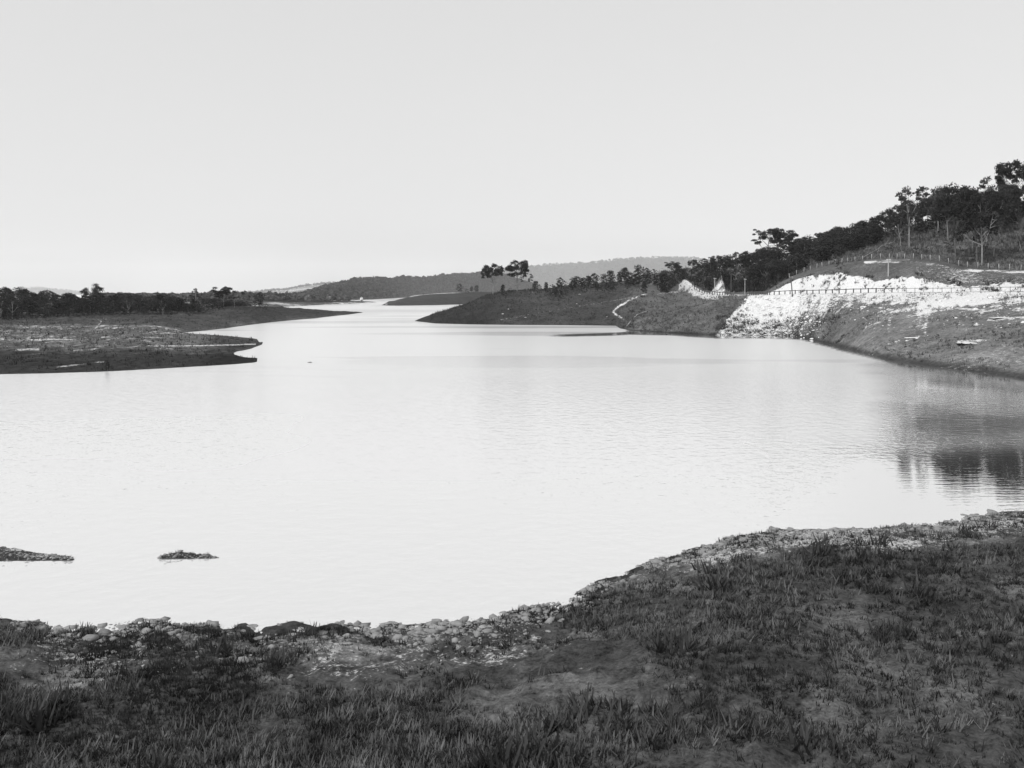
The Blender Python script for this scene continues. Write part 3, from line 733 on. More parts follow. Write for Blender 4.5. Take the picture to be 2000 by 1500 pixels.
PROTO = {}
def proto(key, data, bark, leaf, H):
    Vt, Ft, Vl, Fl = data
    PROTO[key] = (mesh_np('trunk_' + key, Vt, Ft, bark, True), mesh_np('crown_' + key, Vl, Fl, leaf), H)
for i in range(4): proto('bush%d' % i, bushy(100 + i, width=(.40, .46, .36, .5)[i]), M_bark, M_leaf, 6.0)
for i in range(3): proto('tall%d' % i, bushy(120 + i, width=(.27, .32, .24)[i], low=.22, shape='tall'), M_bark, M_leaf, 6.0)
for i in range(2): proto('cone%d' % i, bushy(140 + i, width=.34, low=.08, n=18, shape='cone'), M_bark, M_leaf, 6.0)
for i in range(3): proto('shrub%d' % i, bushy(160 + i, width=.75, low=.12, n=11, per=60), M_bark, M_leaf, 6.0)
for i in range(5): proto('gum%d' % i, gum(200 + i, spread=(.36, .42, .3, .46, .36)[i], fork=(.45, .4, .5, .36, .42)[i], limbs=(5, 6, 5, 7, 6)[i]), M_bark_p, M_leaf_e, 12.0)
for i in range(3): proto('dense%d' % i, gum(230 + i, spread=(.36, .32, .4)[i], fork=(.4, .34, .44)[i], limbs=(9, 10, 8)[i], clump=(.12, .105, .135)[i], per=130, flat=1.0), M_bark, M_leaf_e, 12.0)
for i in range(2): proto('sparse%d' % i, gum(250 + i, spread=.34, fork=.5, limbs=5, clump=.062, per=50, flat=.85), M_bark_p, M_leaf_e, 12.0)
for i in range(2): proto('broad%d' % i, gum(270 + i, spread=(.36, .4)[i], fork=.46, limbs=9, clump=.115, per=150, flat=.8, lowf=.66), M_bark_p, M_leaf_e, 12.0)
proto('lonely', gum(261, spread=.2, fork=.62, limbs=5, clump=.075, per=60, flat=.7), M_bark_p, M_leaf_e, 12.0)

NAMES = {'bush': 'bushy_tree', 'tall': 'slender_tree', 'cone': 'conical_tree', 'shrub': 'shrub', 'gum': 'gum_tree', 'dense': 'gum_tree', 'sparse': 'gum_tree', 'broad': 'gum_tree', 'lone': 'gum_tree'}
def plant(key, land, px, D, height, label, group=None, wide=1.0, z=None, name=None, rz=None, sink=0.0):
    tm, cm, H = PROTO[key]
    zz = land.z(px, D) if z is None else z
    base = ''.join(c for c in key if not c.isdigit())
    nm = name or NAMES[base[:4] if base == 'lonely' else base]
    s = height / H
    o = empty(nm, (xat(px, D), D, zz - sink), label, 'shrub' if nm == 'shrub' else 'tree', group, random.uniform(0, 6.28) if rz is None else rz, (s * wide, s * wide, s))
    link('trunk', tm, o); link('crown', cm, o)
    return o

# wood on the left flats
gL = 'trees of the dense wood on the left shore'
R = random.Random(5)
NL = 185
for k in range(NL):
    px = -50 + (k + R.uniform(0, 1)) * (550 / NL)
    Dl, _ = LL.lines([px]); J = Dl[11][0]; K = Dl[12][0]
    front = R.random() < .5
    if 488 < px < 525: continue
    u = R.uniform(0, .10) if front else R.uniform(.12, .95)
    if px > 430: u = u * .5
    D = J + (K - J) * u + R.uniform(-3, 3)
    h = R.uniform(3.2, 5.0) if front else R.uniform(4.8, 6.2) * (1 + .1 * u)
    h *= float(np.interp(px, [0, 60, 330, 430, 510], [1.12, .98, .95, .55, .3]))
    key = R.choice(('bush0', 'bush1', 'bush2', 'tall0', 'tall1', 'bush3', 'cone1'))
    if front: key = R.choice(('shrub0', 'shrub1', 'bush1', 'bush3', 'bush0', 'bush2'))
    if key[:5] == 'shrub': h *= .7
    if px > 430: lab, gr, nm = 'low dark bush at the right end of the left wood', 'low bushes at the right end of the left wood', 'bush'
    else:
        zone = 'left half' if px < 190 else 'right half'
        lay = 'leafy dark tree along the front edge' if front else ('dark tree on the skyline' if u > .5 else 'dark tree in the thick of')
        lab = '%s of the left wood, %s' % (lay, zone) if front or u > .5 else 'dark tree in the thick of the left wood, %s' % zone
        gr, nm = gL, 'wood_tree'
    plant(key, LL, px, D, h, lab, gr, wide=R.uniform(1.35, 2.0), name=nm)
for k in range(46):
    px = -50 + (k + R.uniform(0, 1)) * 11.0
    Dl, _ = LL.lines([px])
    plant(R.choice(('shrub0', 'shrub1', 'shrub2')), LL, px, Dl[11][0] - R.uniform(-2, 16) * (1 if px < 420 else .4), R.uniform(1.2, 2.8) * (1 if px < 400 else .55), 'low dark scrub bush along the foot of the left wood', 'scrub bushes along the foot of the left wood', wide=R.uniform(.9, 1.3), name='scrub_bush')
for px, D, h, key in ((2, 262, 7.2, 'gum0'), (24, 266, 6.2, 'gum2'), (250, 292, 5.5, 'gum4'), (318, 298, 5.0, 'gum1')):
    plant(key, LL, px, D, h, {2: 'pale-trunked gum tree at the left edge of the left wood', 24: 'smaller pale-trunked gum tree second from the left edge', 250: 'gum tree with thin pale trunk at the front of the left wood', 318: 'slim gum tree at the front of the left wood near its right end'}[px])
plant('dense2', LL, 183, 400, 9.2, 'broad domed tree rising above the middle of the left wood', wide=1.1)
plant('lonely', LL, 382, 345, 8.4, 'lone thin gum tree with a tuft of a crown standing above the left wood')
plant('broad1', LL, 437, 338, 8.2, 'umbrella-crowned gum tree at the right end of the left wood', wide=1.12, rz=0.6)
plant('gum1', LL, 458, 343, 6.3, 'low spreading gum tree just right of the umbrella-crowned one', wide=1.1)
plant('bush1', LL, 506, 351, 6.2, 'solitary round dark tree at the right end of the left shore', wide=1.15)
plant('shrub2', LL, 519, 353, 2.4, 'small bush at the right foot of the solitary round tree')
plant('shrub0', LL, 497, 348, 2.4, 'small bush at the left foot of the solitary round tree')

# trees on the wooded point right of the centre
plant('broad0', LR, 963, 334, 11.6, 'tall gum tree with flat-topped crown, left of the tall pair on the point', wide=.86, rz=1.0)
plant('broad1', LR, 1010, 337, 11.6, 'broad-crowned tall gum tree, right of the tall pair on the point', wide=.98, rz=2.4)
plant('gum2', LR, 1029, 338, 6.6, 'small flat gum tree under the right side of the broad-crowned one', wide=.95)
for px, D, h, key, lab, wd in ((982, 325, 4.3, 'cone0', 'dark ragged small tree between the two tall gums', 1.2), (996, 331, 1.9, 'shrub1', 'small dark shrub under the broad-crowned tall gum', 1), (1025, 330, 1.6, 'shrub0', 'tiny shrub just right of the broad-crowned gum trunk', 1),
                           (1046, 334, 4.2, 'tall1', 'slim pale-stemmed tree right of the tall gums', 1.2), (1067, 330, 3.9, 'cone1', 'small conical dark tree on the point', 1.25), (1094, 340, 4.6, 'bush1', 'square dark bushy tree on the crest of the point', 1.1), (1079, 338, 2.2, 'shrub2', 'little shrub left of the square bushy tree', 1),
                           (1087, 322, 2.6, 'bush0', 'grey-green bush below the square bushy tree', 1.1), (1100, 318, 2.1, 'shrub1', 'low dark bush below and right of the square bushy tree', .9), (1258, 306, 4.4, 'cone0', 'conical dark tree above the white track', 1.05), (1275, 303, 1.5, 'shrub2', 'small dark shrub on the white track', .8)):
    plant(key, LR, px, D, h, lab, wide=wd)
gP = 'bushy trees along the crest of the point'
for k, (px, y, h, key) in enumerate(((1117, 345, 4.0, 'bush0'), (1128, 352, 4.6, 'bush2'), (1140, 350, 3.8, 'bush3'), (1149, 356, 4.8, 'tall0'), (1161, 358, 5.2, 'bush1'), (1176, 360, 4.0, 'bush0'), (1191, 361, 5.4, 'tall1'), (1193, 340, 3.2, 'bush2'), (1207, 362, 5.6, 'tall0'), (1223, 364, 5.6, 'tall2'), (1226, 345, 4.8, 'bush2'), (1239, 352, 5, 'bush1'), (1247, 366, 5.6, 'bush0'), (1262, 360, 5, 'bush3'), (1270, 345, 4.6, 'bush1'), (1283, 335, 5.0, 'bush0'), (1292, 328, 5.2, 'bush1'))):
    plant(key, LR, px + random.uniform(-4, 4), y - random.uniform(0, 14), h * random.uniform(.95, 1.3), 'dark bushy tree in the row along the crest of the point', gP, wide=random.uniform(.95, 1.5), name='bushy_tree')
for k in range(52):
    px = random.uniform(1075, 1300); D = float(np.interp(px, LR.px, LR.D[9])) - random.uniform(2, 45)
    plant(random.choice(('shrub0', 'shrub1', 'shrub2', 'bush3')), LR, px, D, random.uniform(1.2, 3.6), 'low dark shrub among the trees along the crest of the point', 'shrubs along the crest of the point', wide=random.uniform(.8, 1.2), name='shrub')

# wood over the hill behind the road
gR = 'trees of the wood behind the road'
R = random.Random(15)
n_r = 0; tries = 0
while n_r < 150 and tries < 4000:
    tries += 1
    px = R.uniform(1285, 1712)
    Dl, _ = LR.lines([px]); H_ = Dl[9][0]
    lo = Dl[7][0] + 2 + max(0, px - 1600) * .25
    D = R.uniform(lo, H_ + 22) if R.random() < .7 else R.uniform(lo, lo + 18)
    if 1330 < px < 1350 and D < 440: continue
    if px < 1400 and R.random() < .45: continue
    u = (D - lo) / (H_ - lo)
    h = R.uniform(4.4, 6.8) * (1.0 if px < 1460 else 1.15)
    if D < lo + 14: h *= .75
    if px > 1600: h *= .92
    if px < 1400: h *= .8
    key = R.choice(('bush0', 'bush1', 'bush2', 'tall0', 'tall1', 'bush3', 'bush1', 'dense0', 'dense1', 'shrub0'))
    if key[:5] == 'shrub': h *= .6
    plant(key, LR, px, D, h, ('skyline tree' if u > .75 else 'leafy tree on lower edge' if u < .25 else 'dark tree in the thick') + ' of the wood behind the road' + (', left of the airy gums' if px < 1480 else ', under the airy gums' if px < 1570 else ', right of the airy gums'), gR, wide=R.uniform(1.2, 1.6), name='wood_tree')
    n_r += 1

# individual gums on the right hill
def gumR(px, D, ytop, key, lab, wide=1.0, rz=None, group=None):
    z = LR.z(px, D)
    h = zat(ytop, D) - z
    plant(key, LR, px, D, h, lab, group, wide=wide, rz=rz)
gumR(1500, 335, 446, 'sparse0', 'wide airy gum tree standing out above the wood behind the road', 1.35, 0.3)
gumR(1520, 338, 447, 'broad0', 'airy gum tree just right of the widest one above the wood', 1.2)
gumR(1556, 336, 468, 'sparse1', 'small airy gum tree at the right of the group above the wood', 1.2)
gumR(1608, 300, 466, 'gum0', 'dark gum tree with ragged top midway up the skyline wood', 1.1)
gumR(1645, 268, 452, 'dense1', 'gum tree with twin pale trunks at the right end of the skyline wood', 1.0)
gumR(1664, 270, 446, 'dense0', 'rounded gum tree at the right end of the skyline wood', .95)
gumR(1690, 275, 456, 'dense2', 'low dark gum tree left of the hilltop grove', 1.1)
gumR(1728, 252, 416, 'dense2', 'leafy gum tree at the left edge of the hilltop grove', 1.1)
gumR(1755, 240, 404, 'dense1', 'dense dark gum tree with leaning pale limbs near the hill fence', .95)
gumR(1776, 228, 368, 'gum2', 'tall thin gum tree with a tufted top above the hilltop grove', .75)
gumR(1800, 262, 388, 'dense0', 'airy gum tree left of the big dark crowns', 1.1)
gumR(1812, 268, 366, 'sparse1', 'sparse tall gum tree with clumps of leaves apart, behind the grove', .9)
gumR(1832, 245, 378, 'gum0', 'gum tree with forked limbs left of the big dark crowns', 1.0)
gumR(1850, 236, 368, 'dense2', 'leftmost of the big dark crowned gum trees on the hill', .85)
gumR(1866, 207, 366, 'dense0', 'big gum tree with a thin pale trunk rising from the hill fence', .72)
gumR(1882, 240, 371, 'gum3', 'broad gum tree behind the big dark crowns', .9)
gumR(1908, 203, 372, 'dense1', 'big gum tree with a pale forked trunk by the hill fence', .8, 1.2)
gumR(1918, 201, 384, 'gum4', 'gum tree with thick dark trunk base by the hill fence', .8)
gumR(1938, 244, 346, 'gum3', 'thin gum tree with scattered leaf clumps high on the hill', .9)
gumR(1955, 228, 376, 'dense2', 'dark crowned gum tree near the right edge of the hill', .85)
gumR(1985, 250, 314, 'broad0', 'tallest gum tree on the skyline at the right edge', .78)
gumR(1993, 215, 372, 'dense0', 'dark gum tree below the tallest one at the right edge', .8)
gumR(2040, 225, 340, 'dense1', 'dark gum tree on the hill just past the right edge', .9)
gumR(2090, 215, 330, 'gum3', 'broad gum tree farther past the right edge of the hill', .9)
for k, (px, D, yt, key) in enumerate(((1712, 262, 440, 'dense0'), (1742, 262, 418, 'dense2'), (1768, 258, 400, 'dense1'), (1788, 262, 402, 'dense2'), (1822, 258, 384, 'dense1'), (1842, 262, 372, 'dense0'), (1872, 256, 376, 'dense2'), (1896, 252, 372, 'dense0'), (1925, 248, 378, 'dense1'), (1942, 238, 374, 'dense2'), (1968, 240, 362, 'dense1'), (2004, 236, 350, 'dense2'))):
    gumR(px, D, yt, key, 'dark leafy gum tree filling the back of the hilltop grove', 1.0, None, 'gum trees at the back of the hilltop grove')
for px, D, h in ((1795, 252, 4.5), (1815, 250, 4), (1836, 258, 5), (1700, 268, 4.5), (1717, 262, 5), (1740, 262, 4.5), (1765, 262, 4), (1860, 262, 5), (1900, 258, 5), (1925, 256, 5), (1960, 252, 5), (1980, 246, 5)):
    plant(random.choice(('bush0', 'bush1', 'bush3')), LR, px, D, h, 'dark bushy undergrowth tree between the gums on the right hill', 'undergrowth trees on the right hill', wide=1.25, name='bushy_tree')

for k in range(46):
    px = random.uniform(1690, 2060); f = random.random() ** .7
    D = float(np.interp(px, LR.px, LR.D[7])) * (1 - f) + float(np.interp(px, LR.px, LR.D[9])) * f + 3
    plant(random.choice(('shrub0', 'shrub1', 'shrub2', 'bush3')), LR, px, D, random.uniform(1.2, 2.4) * (1 + .7 * f), 'dark shrub in the rough grass of the right hill under the gums', 'shrubs on the right hill', wide=random.uniform(.8, 1.2), name='shrub')
# trees on the middle peninsula
for px, D, h, key, lab in ((898, 905, 9.5, 'bush1', 'largest dark tree on the middle peninsula'), (912, 903, 5.0, 'shrub1', 'low round tree right of the largest one on the middle peninsula'), (921, 915, 6.5, 'tall0', 'slender tree on the middle peninsula'), (931, 920, 8.0, 'bush2', 'rightmost dark tree of the group on the middle peninsula')):
    plant(key, LP, px, D, h, lab, wide=1.15)
# far forest on the hills: canopy crowns too many and far to count
def canopy(name, L, pxr, n, t0, t1, h, w_, leafn, seed, label, mat=M_leaf_far, thin=None):
    rng = np.random.default_rng(seed)
    px = rng.uniform(pxr[0], pxr[1], n); t = rng.uniform(t0, t1, n)
    Dl, Zl = L.lines(px)
    k = np.floor(t).astype(int); f = t - k
    ii = np.arange(n)
    D = Dl[k, ii] * (1 - f) + Dl[k + 1, ii] * f; Z = Zl[k, ii] * (1 - f) + Zl[k + 1, ii] * f
    X = xat(px, D)
    a = L.amp[k] * (1 - f) + L.amp[k + 1] * f
    Z = Z + L.noise(X, D, a)
    if thin is not None:
        m = fbm(X * thin[0], D * thin[0], 3, seed) > thin[1]
        X, D, Z = X[m], D[m], Z[m]; n = len(X)
    hh = h * rng.uniform(.6, 1.25, n)
    d = rng.normal(size=(n, leafn, 3)); d /= np.linalg.norm(d, axis=2)[..., None]; d[..., 2] = np.abs(d[..., 2]) - .25
    c = np.stack([X, D, Z + hh * .45], -1)[:, None, :]
    sc = np.stack([w_ * hh, w_ * hh, hh * .55], -1)[:, None, :]
    p = c + d * sc * rng.uniform(.6, 1.05, (n, leafn, 1))
    nn = d + rng.normal(size=d.shape) * .5; nn /= np.linalg.norm(nn, axis=2)[..., None]
    aa = np.cross(nn, rng.normal(size=d.shape)); aa /= np.linalg.norm(aa, axis=2)[..., None]
    bb = np.cross(nn, aa)
    s = (hh[:, None] * rng.uniform(.16, .34, (n, leafn)))[..., None]
    q = np.stack([p - aa * s, p - bb * s * .7, p + aa * s, p + bb * s * .7], 2).reshape(-1, 3)
    me = mesh_np(name, q, np.arange(len(q)).reshape(-1, 4), mat)
    o = link(name, me); o['kind'] = 'stuff'; tag(o, label, 'forest')
    return o
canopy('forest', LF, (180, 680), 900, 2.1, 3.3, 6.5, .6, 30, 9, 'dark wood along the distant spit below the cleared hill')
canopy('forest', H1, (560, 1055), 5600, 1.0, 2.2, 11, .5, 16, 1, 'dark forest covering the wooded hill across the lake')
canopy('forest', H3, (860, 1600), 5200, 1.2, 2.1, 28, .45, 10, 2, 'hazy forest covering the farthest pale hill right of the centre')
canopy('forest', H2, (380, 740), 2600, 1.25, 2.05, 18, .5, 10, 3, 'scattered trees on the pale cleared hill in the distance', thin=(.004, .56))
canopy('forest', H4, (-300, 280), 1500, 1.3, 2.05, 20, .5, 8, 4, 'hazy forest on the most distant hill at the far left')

# ------------------------------------------------------------------ road, guard rails, fence, poles
def box(sx, sy, sz):
    V = np.array([(x, y, z) for z in (0, sz) for y in (-sy / 2, sy / 2) for x in (-sx / 2, sx / 2)], float)
    F = np.array([(0, 2, 3, 1), (4, 5, 7, 6), (0, 1, 5, 4), (2, 6, 7, 3), (0, 4, 6, 2), (1, 3, 7, 5)])
    return V, F
def beam(p, q, th, tv, name, mat, parent):
    p = Vector(p); q = Vector(q); d = q - p; L = d.length
    h = Vector((d.y, -d.x, 0)); h = h.normalized() * th / 2; v = Vector((0, 0, tv / 2))
    V = [p - h - v, p + h - v, p + h + v, p - h + v, q - h - v, q + h - v, q + h + v, q - h + v]
    F = [(0, 1, 2, 3), (7, 6, 5, 4), (0, 4, 5, 1), (1, 5, 6, 2), (2, 6, 7, 3), (3, 7, 4, 0)]
    return mesh_obj(name, V, F, mat, parent)
post_me = mesh_np('post', *box(.19, .19, 1.0), M_wood)
post_pale = mesh_np('post_pale', *box(.12, .12, 1.0), M_wood_p)

def fence(name, label, pts, height, post, rail=True, wires=0, leanmax=.03, sz=1.0, rails=((0.86, .1, .16),)):
    """pts: world base points of the posts"""
    c = pts[0]
    root = empty(name, c, label, 'fence')
    R = random.Random(len(pts))
    tops = []
    for p in pts:
        o = link('post', post, root)
        o.location = Vector(p) - Vector(c) - Vector((0, 0, .25))
        hh = height * R.uniform(.94, 1.05) + .25
        o.scale = (sz, sz, hh); o.rotation_euler = (R.uniform(-leanmax, leanmax), R.uniform(-leanmax, leanmax), R.uniform(-.2, .2))
        tops.append(Vector(p) - Vector(c))
    for a, b in zip(tops[:-1], tops[1:]):
        if rail:
            for zr, th, tv in rails:
                beam(a + Vector((0, -.14 * sz, height * zr)), b + Vector((0, -.14 * sz, height * zr)), th, tv, 'rail', M_wood, root)
        for k in range(wires):
            zz = height * (.35 + .5 * k / max(wires - 1, 1))
            beam(a + Vector((0, -.1, zz)), b + Vector((0, -.1, zz)), .02, .02, 'wire', M_wire, root)
    return root
def gp(land, px, D, dz=0.0):
    return (xat(px, D), D, land.z(px, D) + dz)

# gravel road strips on the bench
def strip(name, land, outer, inner, pxs, dz, mat, n=5):
    V = []; F = []
    for p in pxs:
        for j in range(n):
            f = j / (n - 1)
            D = outer(p) * (1 - f) + inner(p) * f
            V.append((xat(p, D), D, max(land.z(p, D), -9) + dz))
    for i in range(len(pxs) - 1):
        for j in range(n - 1):
            a = i * n + j
            F.append((a, a + n, a + n + 1, a + 1))
    o = mesh_obj(name, V, F, mat, smooth=True); o['kind'] = 'structure'
    return o
lineD = lambda k: (lambda p: float(np.interp(p, LR.px, LR.D[k])))
strip('road', LR, lambda p: lineD(3)(p) + .7, lambda p: lineD(4)(p) - .3, list(np.arange(1492, 2100, 4)), .05, M_road)
strip('road', LR, lambda p: lineD(5)(p) + .4, lambda p: lineD(6)(p) - .3, list(np.arange(1352, 1492, 1.0)), .05, M_road)

near_px = [1503, 1512, 1522, 1533, 1543, 1553, 1564, 1576, 1588, 1600, 1613, 1626, 1639, 1652, 1667, 1681, 1696, 1711, 1727, 1742]
fence('guard_rail', 'dark timber guard rail in front of the white cutting on the near road', [gp(LR, p, lineD(3)(p) + .3) for p in near_px], 1.05, post_me)
fence('guard_rail', 'pale timber guard rail posts along the road at the right edge', [gp(LR, p, lineD(3)(p) + .3) for p in (1754, 1770, 1787, 1804, 1822, 1840, 1858, 1877, 1896, 1915, 1934, 1953, 1973, 1993, 2013)], 1.0, post_pale, rails=((.86, .07, .08),))
fence('guard_rail', 'close-set posts of the guard rail where the road bends away into the gully', [gp(LR, p, D) for p, D in ((1499, 231), (1496, 234), (1492.5, 237), (1489, 240), (1485.5, 243), (1482, 246), (1478.5, 249), (1475, 252), (1471.5, 254.5), (1468, 257), (1464.5, 259))], 1.15, post_me)
far_px = [1352, 1356, 1361, 1366, 1371, 1376, 1381, 1386, 1391, 1396, 1401, 1406, 1411, 1416, 1421, 1426]
fence('guard_rail', 'guard rail along the far white stretch of road across the gully', [gp(LR, p, lineD(5)(p) + .2) for p in far_px], 1.15, post_me, sz=1.15)
hill_px = [1542, 1556, 1570, 1583, 1595, 1606, 1619, 1632, 1644, 1656, 1670, 1685, 1703, 1720, 1737, 1752, 1767, 1784, 1800, 1817, 1835, 1853, 1872, 1890, 1910, 1930, 1951, 1972, 1994, 2016]
fence('post_and_wire_fence', 'pale post and wire fence running along the hill above the cutting', [gp(LR, p, lineD(7)(p)) for p in hill_px], 1.25, post_pale, rail=False, wires=3, leanmax=.07)
fl_px = [296, 310, 324, 338, 355, 370, 385, 398, 411, 422, 434, 447, 460, 471]
fence('old_fence', 'row of short dark posts along the pale track on the left spit', [gp(LL, p, 176.5 - (p - 296) * .004) for p in fl_px], .72, post_me, rail=False, wires=2, leanmax=.1, sz=.7)

pole_V, pole_F = tube([(0, 0, -.5), (0, 0, .5), (0, 0, 1)], .11, .085, 8)
def utility_pole(px, D, h, arm, label, mat=M_wood, lean=0.0):
    x, y, z = gp(LR, px, D)
    root = empty('utility_pole', (x, y, z), label, 'pole', rz=random.uniform(-.3, .3))
    V, F = tube([(0, 0, -.6), (lean * .5, 0, h * .5), (lean, 0, h)], .15, .105, 8)
    me = mesh_np('pole', V, F, mat, True); link('pole', me, root)
    for k in range(arm):
        zz = h - .25 - .5 * k
        a = beam((-.5 + lean, -.16, zz), (.5 + lean, -.16, zz), .08, .1, 'crossarm', mat, root)
        for xx in (-.42, -.2, .2, .42):
            V, F = tube([(xx + lean, -.16, zz + .05), (xx + lean, -.16, zz + .14), (xx + lean, -.16, zz + .22)], .045, .03, 6)
            me = mesh_np('insulator', V, F, M_paint); link('insulator', me, a)
utility_pole(1735, 203, 3.9, 2, 'pale utility pole with two crossarms standing above the white cutting', M_wood_p)
utility_pole(1548, 222.8, 5.0, 1, 'dark leaning utility pole beside the guard rail on the near road', M_wood, -.45)
utility_pole(1455, 277, 4.8, 1, 'thin grey utility pole in front of the dark wood at the gully bend', M_wood_p)
utility_pole(1428, 299, 6.4, 0, 'tall bare grey pole right of the white spoil peak across the gully', M_bark)
utility_pole(1396, 309, 4.6, 1, 'utility pole beside the far road just left of the white spoil peak', M_wood_p)

# ------------------------------------------------------------------ stones, logs, small things
def stone_mesh(name, seed, mat, flat=.6, sub=2, sharp=False):
    bm = bmesh.new(); bmesh.ops.create_icosphere(bm, subdivisions=sub, radius=1.0)
    R = random.Random(seed)
    planes = [(Vector((R.gauss(0, 1), R.gauss(0, 1), R.gauss(0, 1))).normalized(), R.uniform(.3, .7) if sharp else R.uniform(.55, .9)) for _ in range(11 if sharp else 9)]
    for v in bm.verts:
        for n_, d in planes:
            k = v.co.dot(n_) - d
            if k > 0: v.co -= n_ * k * .92
        v.co.z *= flat
        v.co += Vector((R.gauss(0, .015), R.gauss(0, .015), R.gauss(0, .01)))
    me = bpy.data.meshes.new(name); bm.to_mesh(me); bm.free(); me.materials.append(mat)
    return me
STONES = [stone_mesh('stone_pale%d' % i, i, M_stone, .45 + .05 * i, 1) for i in range(4)]
STONES_G = [stone_mesh('stone_grey%d' % i, 20 + i, M_stone_g, .4 + .05 * i, 2, True) for i in range(5)]
BOULDER = [stone_mesh('boulder%d' % i, 40 + i, M_stone, .4, 3) for i in range(2)]
BOULDER_D = stone_mesh('boulder_dark', 50, M_stone_d, .5, 3)

def boulder(name, land, px, D, s, label, me, cat='rock', sink=.2, rz=0.0):
    o = link(name, me); o.location = gp(land, px, D, -sink * s[2]); o.scale = s; o.rotation_euler = (0, 0, rz)
    return tag(o, label, cat)
def Dof(land, px, py, lo, hi):
    """distance at which the ground seen down this column meets the sight line"""
    for D in np.arange(lo, hi, .5):
        if land.z(px, D) >= zat(py, D): return float(D)
    return hi
for px, py, s, lab, me in ((1897, 670, (2.6, 1.2, .5), 'long flat white slab of rock on the grazed right bank', BOULDER[0]), (1783, 661, (1.5, .8, .3), 'small flat pale slab up-left of the long white slab on the right bank', BOULDER[1]), (1962, 621, (3.2, 1.0, .35), 'pale ledge high on the right bank near the right edge', BOULDER[0])):
    D = Dof(LR, px, py, 105, 200); boulder('rock_slab', LR, px, D, s, lab, me, rz=.1)
o = link('rock', BOULDER_D); o.location = (xat(605, wD(708)), wD(708), -.1); o.scale = (.42, .3, .42); tag(o, 'small dark rock alone in the open water left of the centre', 'rock')
# bush standing in the shallows
plant('bush0', LL, 210, 114.6, 1.25, 'small dark bush at the waterline of the near left shore', name='shrub', wide=.75)
# small bushes on the left flats
for px, py, h, lab in ((182, 655, .9, 'small dark bush near the foot of the short track'), (248, 640, 1.0, 'small dark bush right of the short pale track'), (235, 657, 1.3, 'larger dark bush in the middle of the left flats'), (227, 663, .9, 'dark tuft just below the larger bush on the left flats'), (134, 655, .8, 'dark tuft on the end of the long pale strip'), (88, 663, .8, 'dark tuft standing on the long pale strip'), (64, 668, .9, 'dark tuft below the long pale strip'), (86, 671, .7, 'small dark tuft right of the one below the pale strip'), (193, 663, .8, 'dark tuft between the pale strip and the larger bush'), (30, 692, .8, 'dark tuft low on the near left slope'), (46, 712, 1.0, 'dark bush near the water at the left edge'), (185, 695, .9, 'thin dark tuft above the waterline bush'), (454, 665, .9, 'dark tuft on the topmost left spit'), (354, 655, .7, 'dark tuft at the head of the narrow inlet'), (490, 667, 1.0, 'leafy shrub at the tip of the topmost left spit'), (497, 706, .55, 'low dark shrub at the tip of the lowest left spit'), (8, 648, .9, 'dark tuft beside the wood at the left edge'), (341, 643, .8, 'dark tuft above the inlet'), (286, 632, .8, 'dark tuft below the trees of the left wood'), (122, 641, .8, 'dark tuft below the left part of the wood')):
    D = Dof(LL, px, py, 112, 300)
    plant(random.choice(('shrub0', 'shrub1', 'shrub2')), LL, px, D, h, lab, wide=.8)
# bushes on the right bank
for px, py, h, lab in ((1830, 664, .9, 'dark round bush left of the long white slab'), (1896, 684, 1.0, 'dark bush below the long white slab'), (1878, 681, .9, 'dark low bush at the lower left of the long white slab'), (1958, 662, .9, 'dark bush right of the long white slab'), (1942, 657, .7, 'small dark bush above and right of the white slab'), (1788, 643, .7, 'small dark tuft high in the middle of the right bank'), (1870, 642, .7, 'small dark tuft above the long white slab'), (1901, 639, .8, 'dark tuft near the pale ledge'), (1766, 571, 1.2, 'dark bush on the lip of the near road'), (1772, 597, .9, 'dark bush in the white spoil under the road'), (1715, 629, .8, 'small dark bush amid the stony grass'), (1730, 629, .8, 'flat dark bush amid the stony grass'), (1612, 622, .9, 'dark clump below the scree right of its centre'), (1855, 683, .6, 'small dark tuft low on the right bank')):
    D = Dof(LR, px, py, 105, 215)
    plant(random.choice(('shrub0', 'shrub1', 'shrub2')), LR, px, D, h, lab, wide=.85)
for px, py, h, lab in ((1543, 634, 1.5, 'round dark shrub at the lower edge of the scree'), (1505, 622, 1.2, 'dark shrub in the middle of the scree'), (1478, 636, 1.4, 'wide dark shrub at the foot of the scree'), (1455, 632, 1.2, 'dark shrub on the left edge of the scree foot'), (1525, 618, 1.1, 'dark shrub high on the right half of the scree'), (1566, 637, 1.2, 'dark shrub right of the round one below the scree'), (1500, 645, 1.2, 'dark shrub by the water under the scree'), (1632, 518, 2.2, 'dark shrub hanging over the top of the cutting'), (1640, 528, 2.0, 'dark shrub in the notch of the cutting'), (1567, 551, .8, 'small dark shrub on the face of the cutting'), (1434, 642, 1.1, 'dark shrub by the water left of the scree')):
    D = Dof(LR, px, py, 205, 240)
    plant(random.choice(('shrub0', 'shrub1', 'shrub2')), LR, px, D, h, lab, wide=.95)
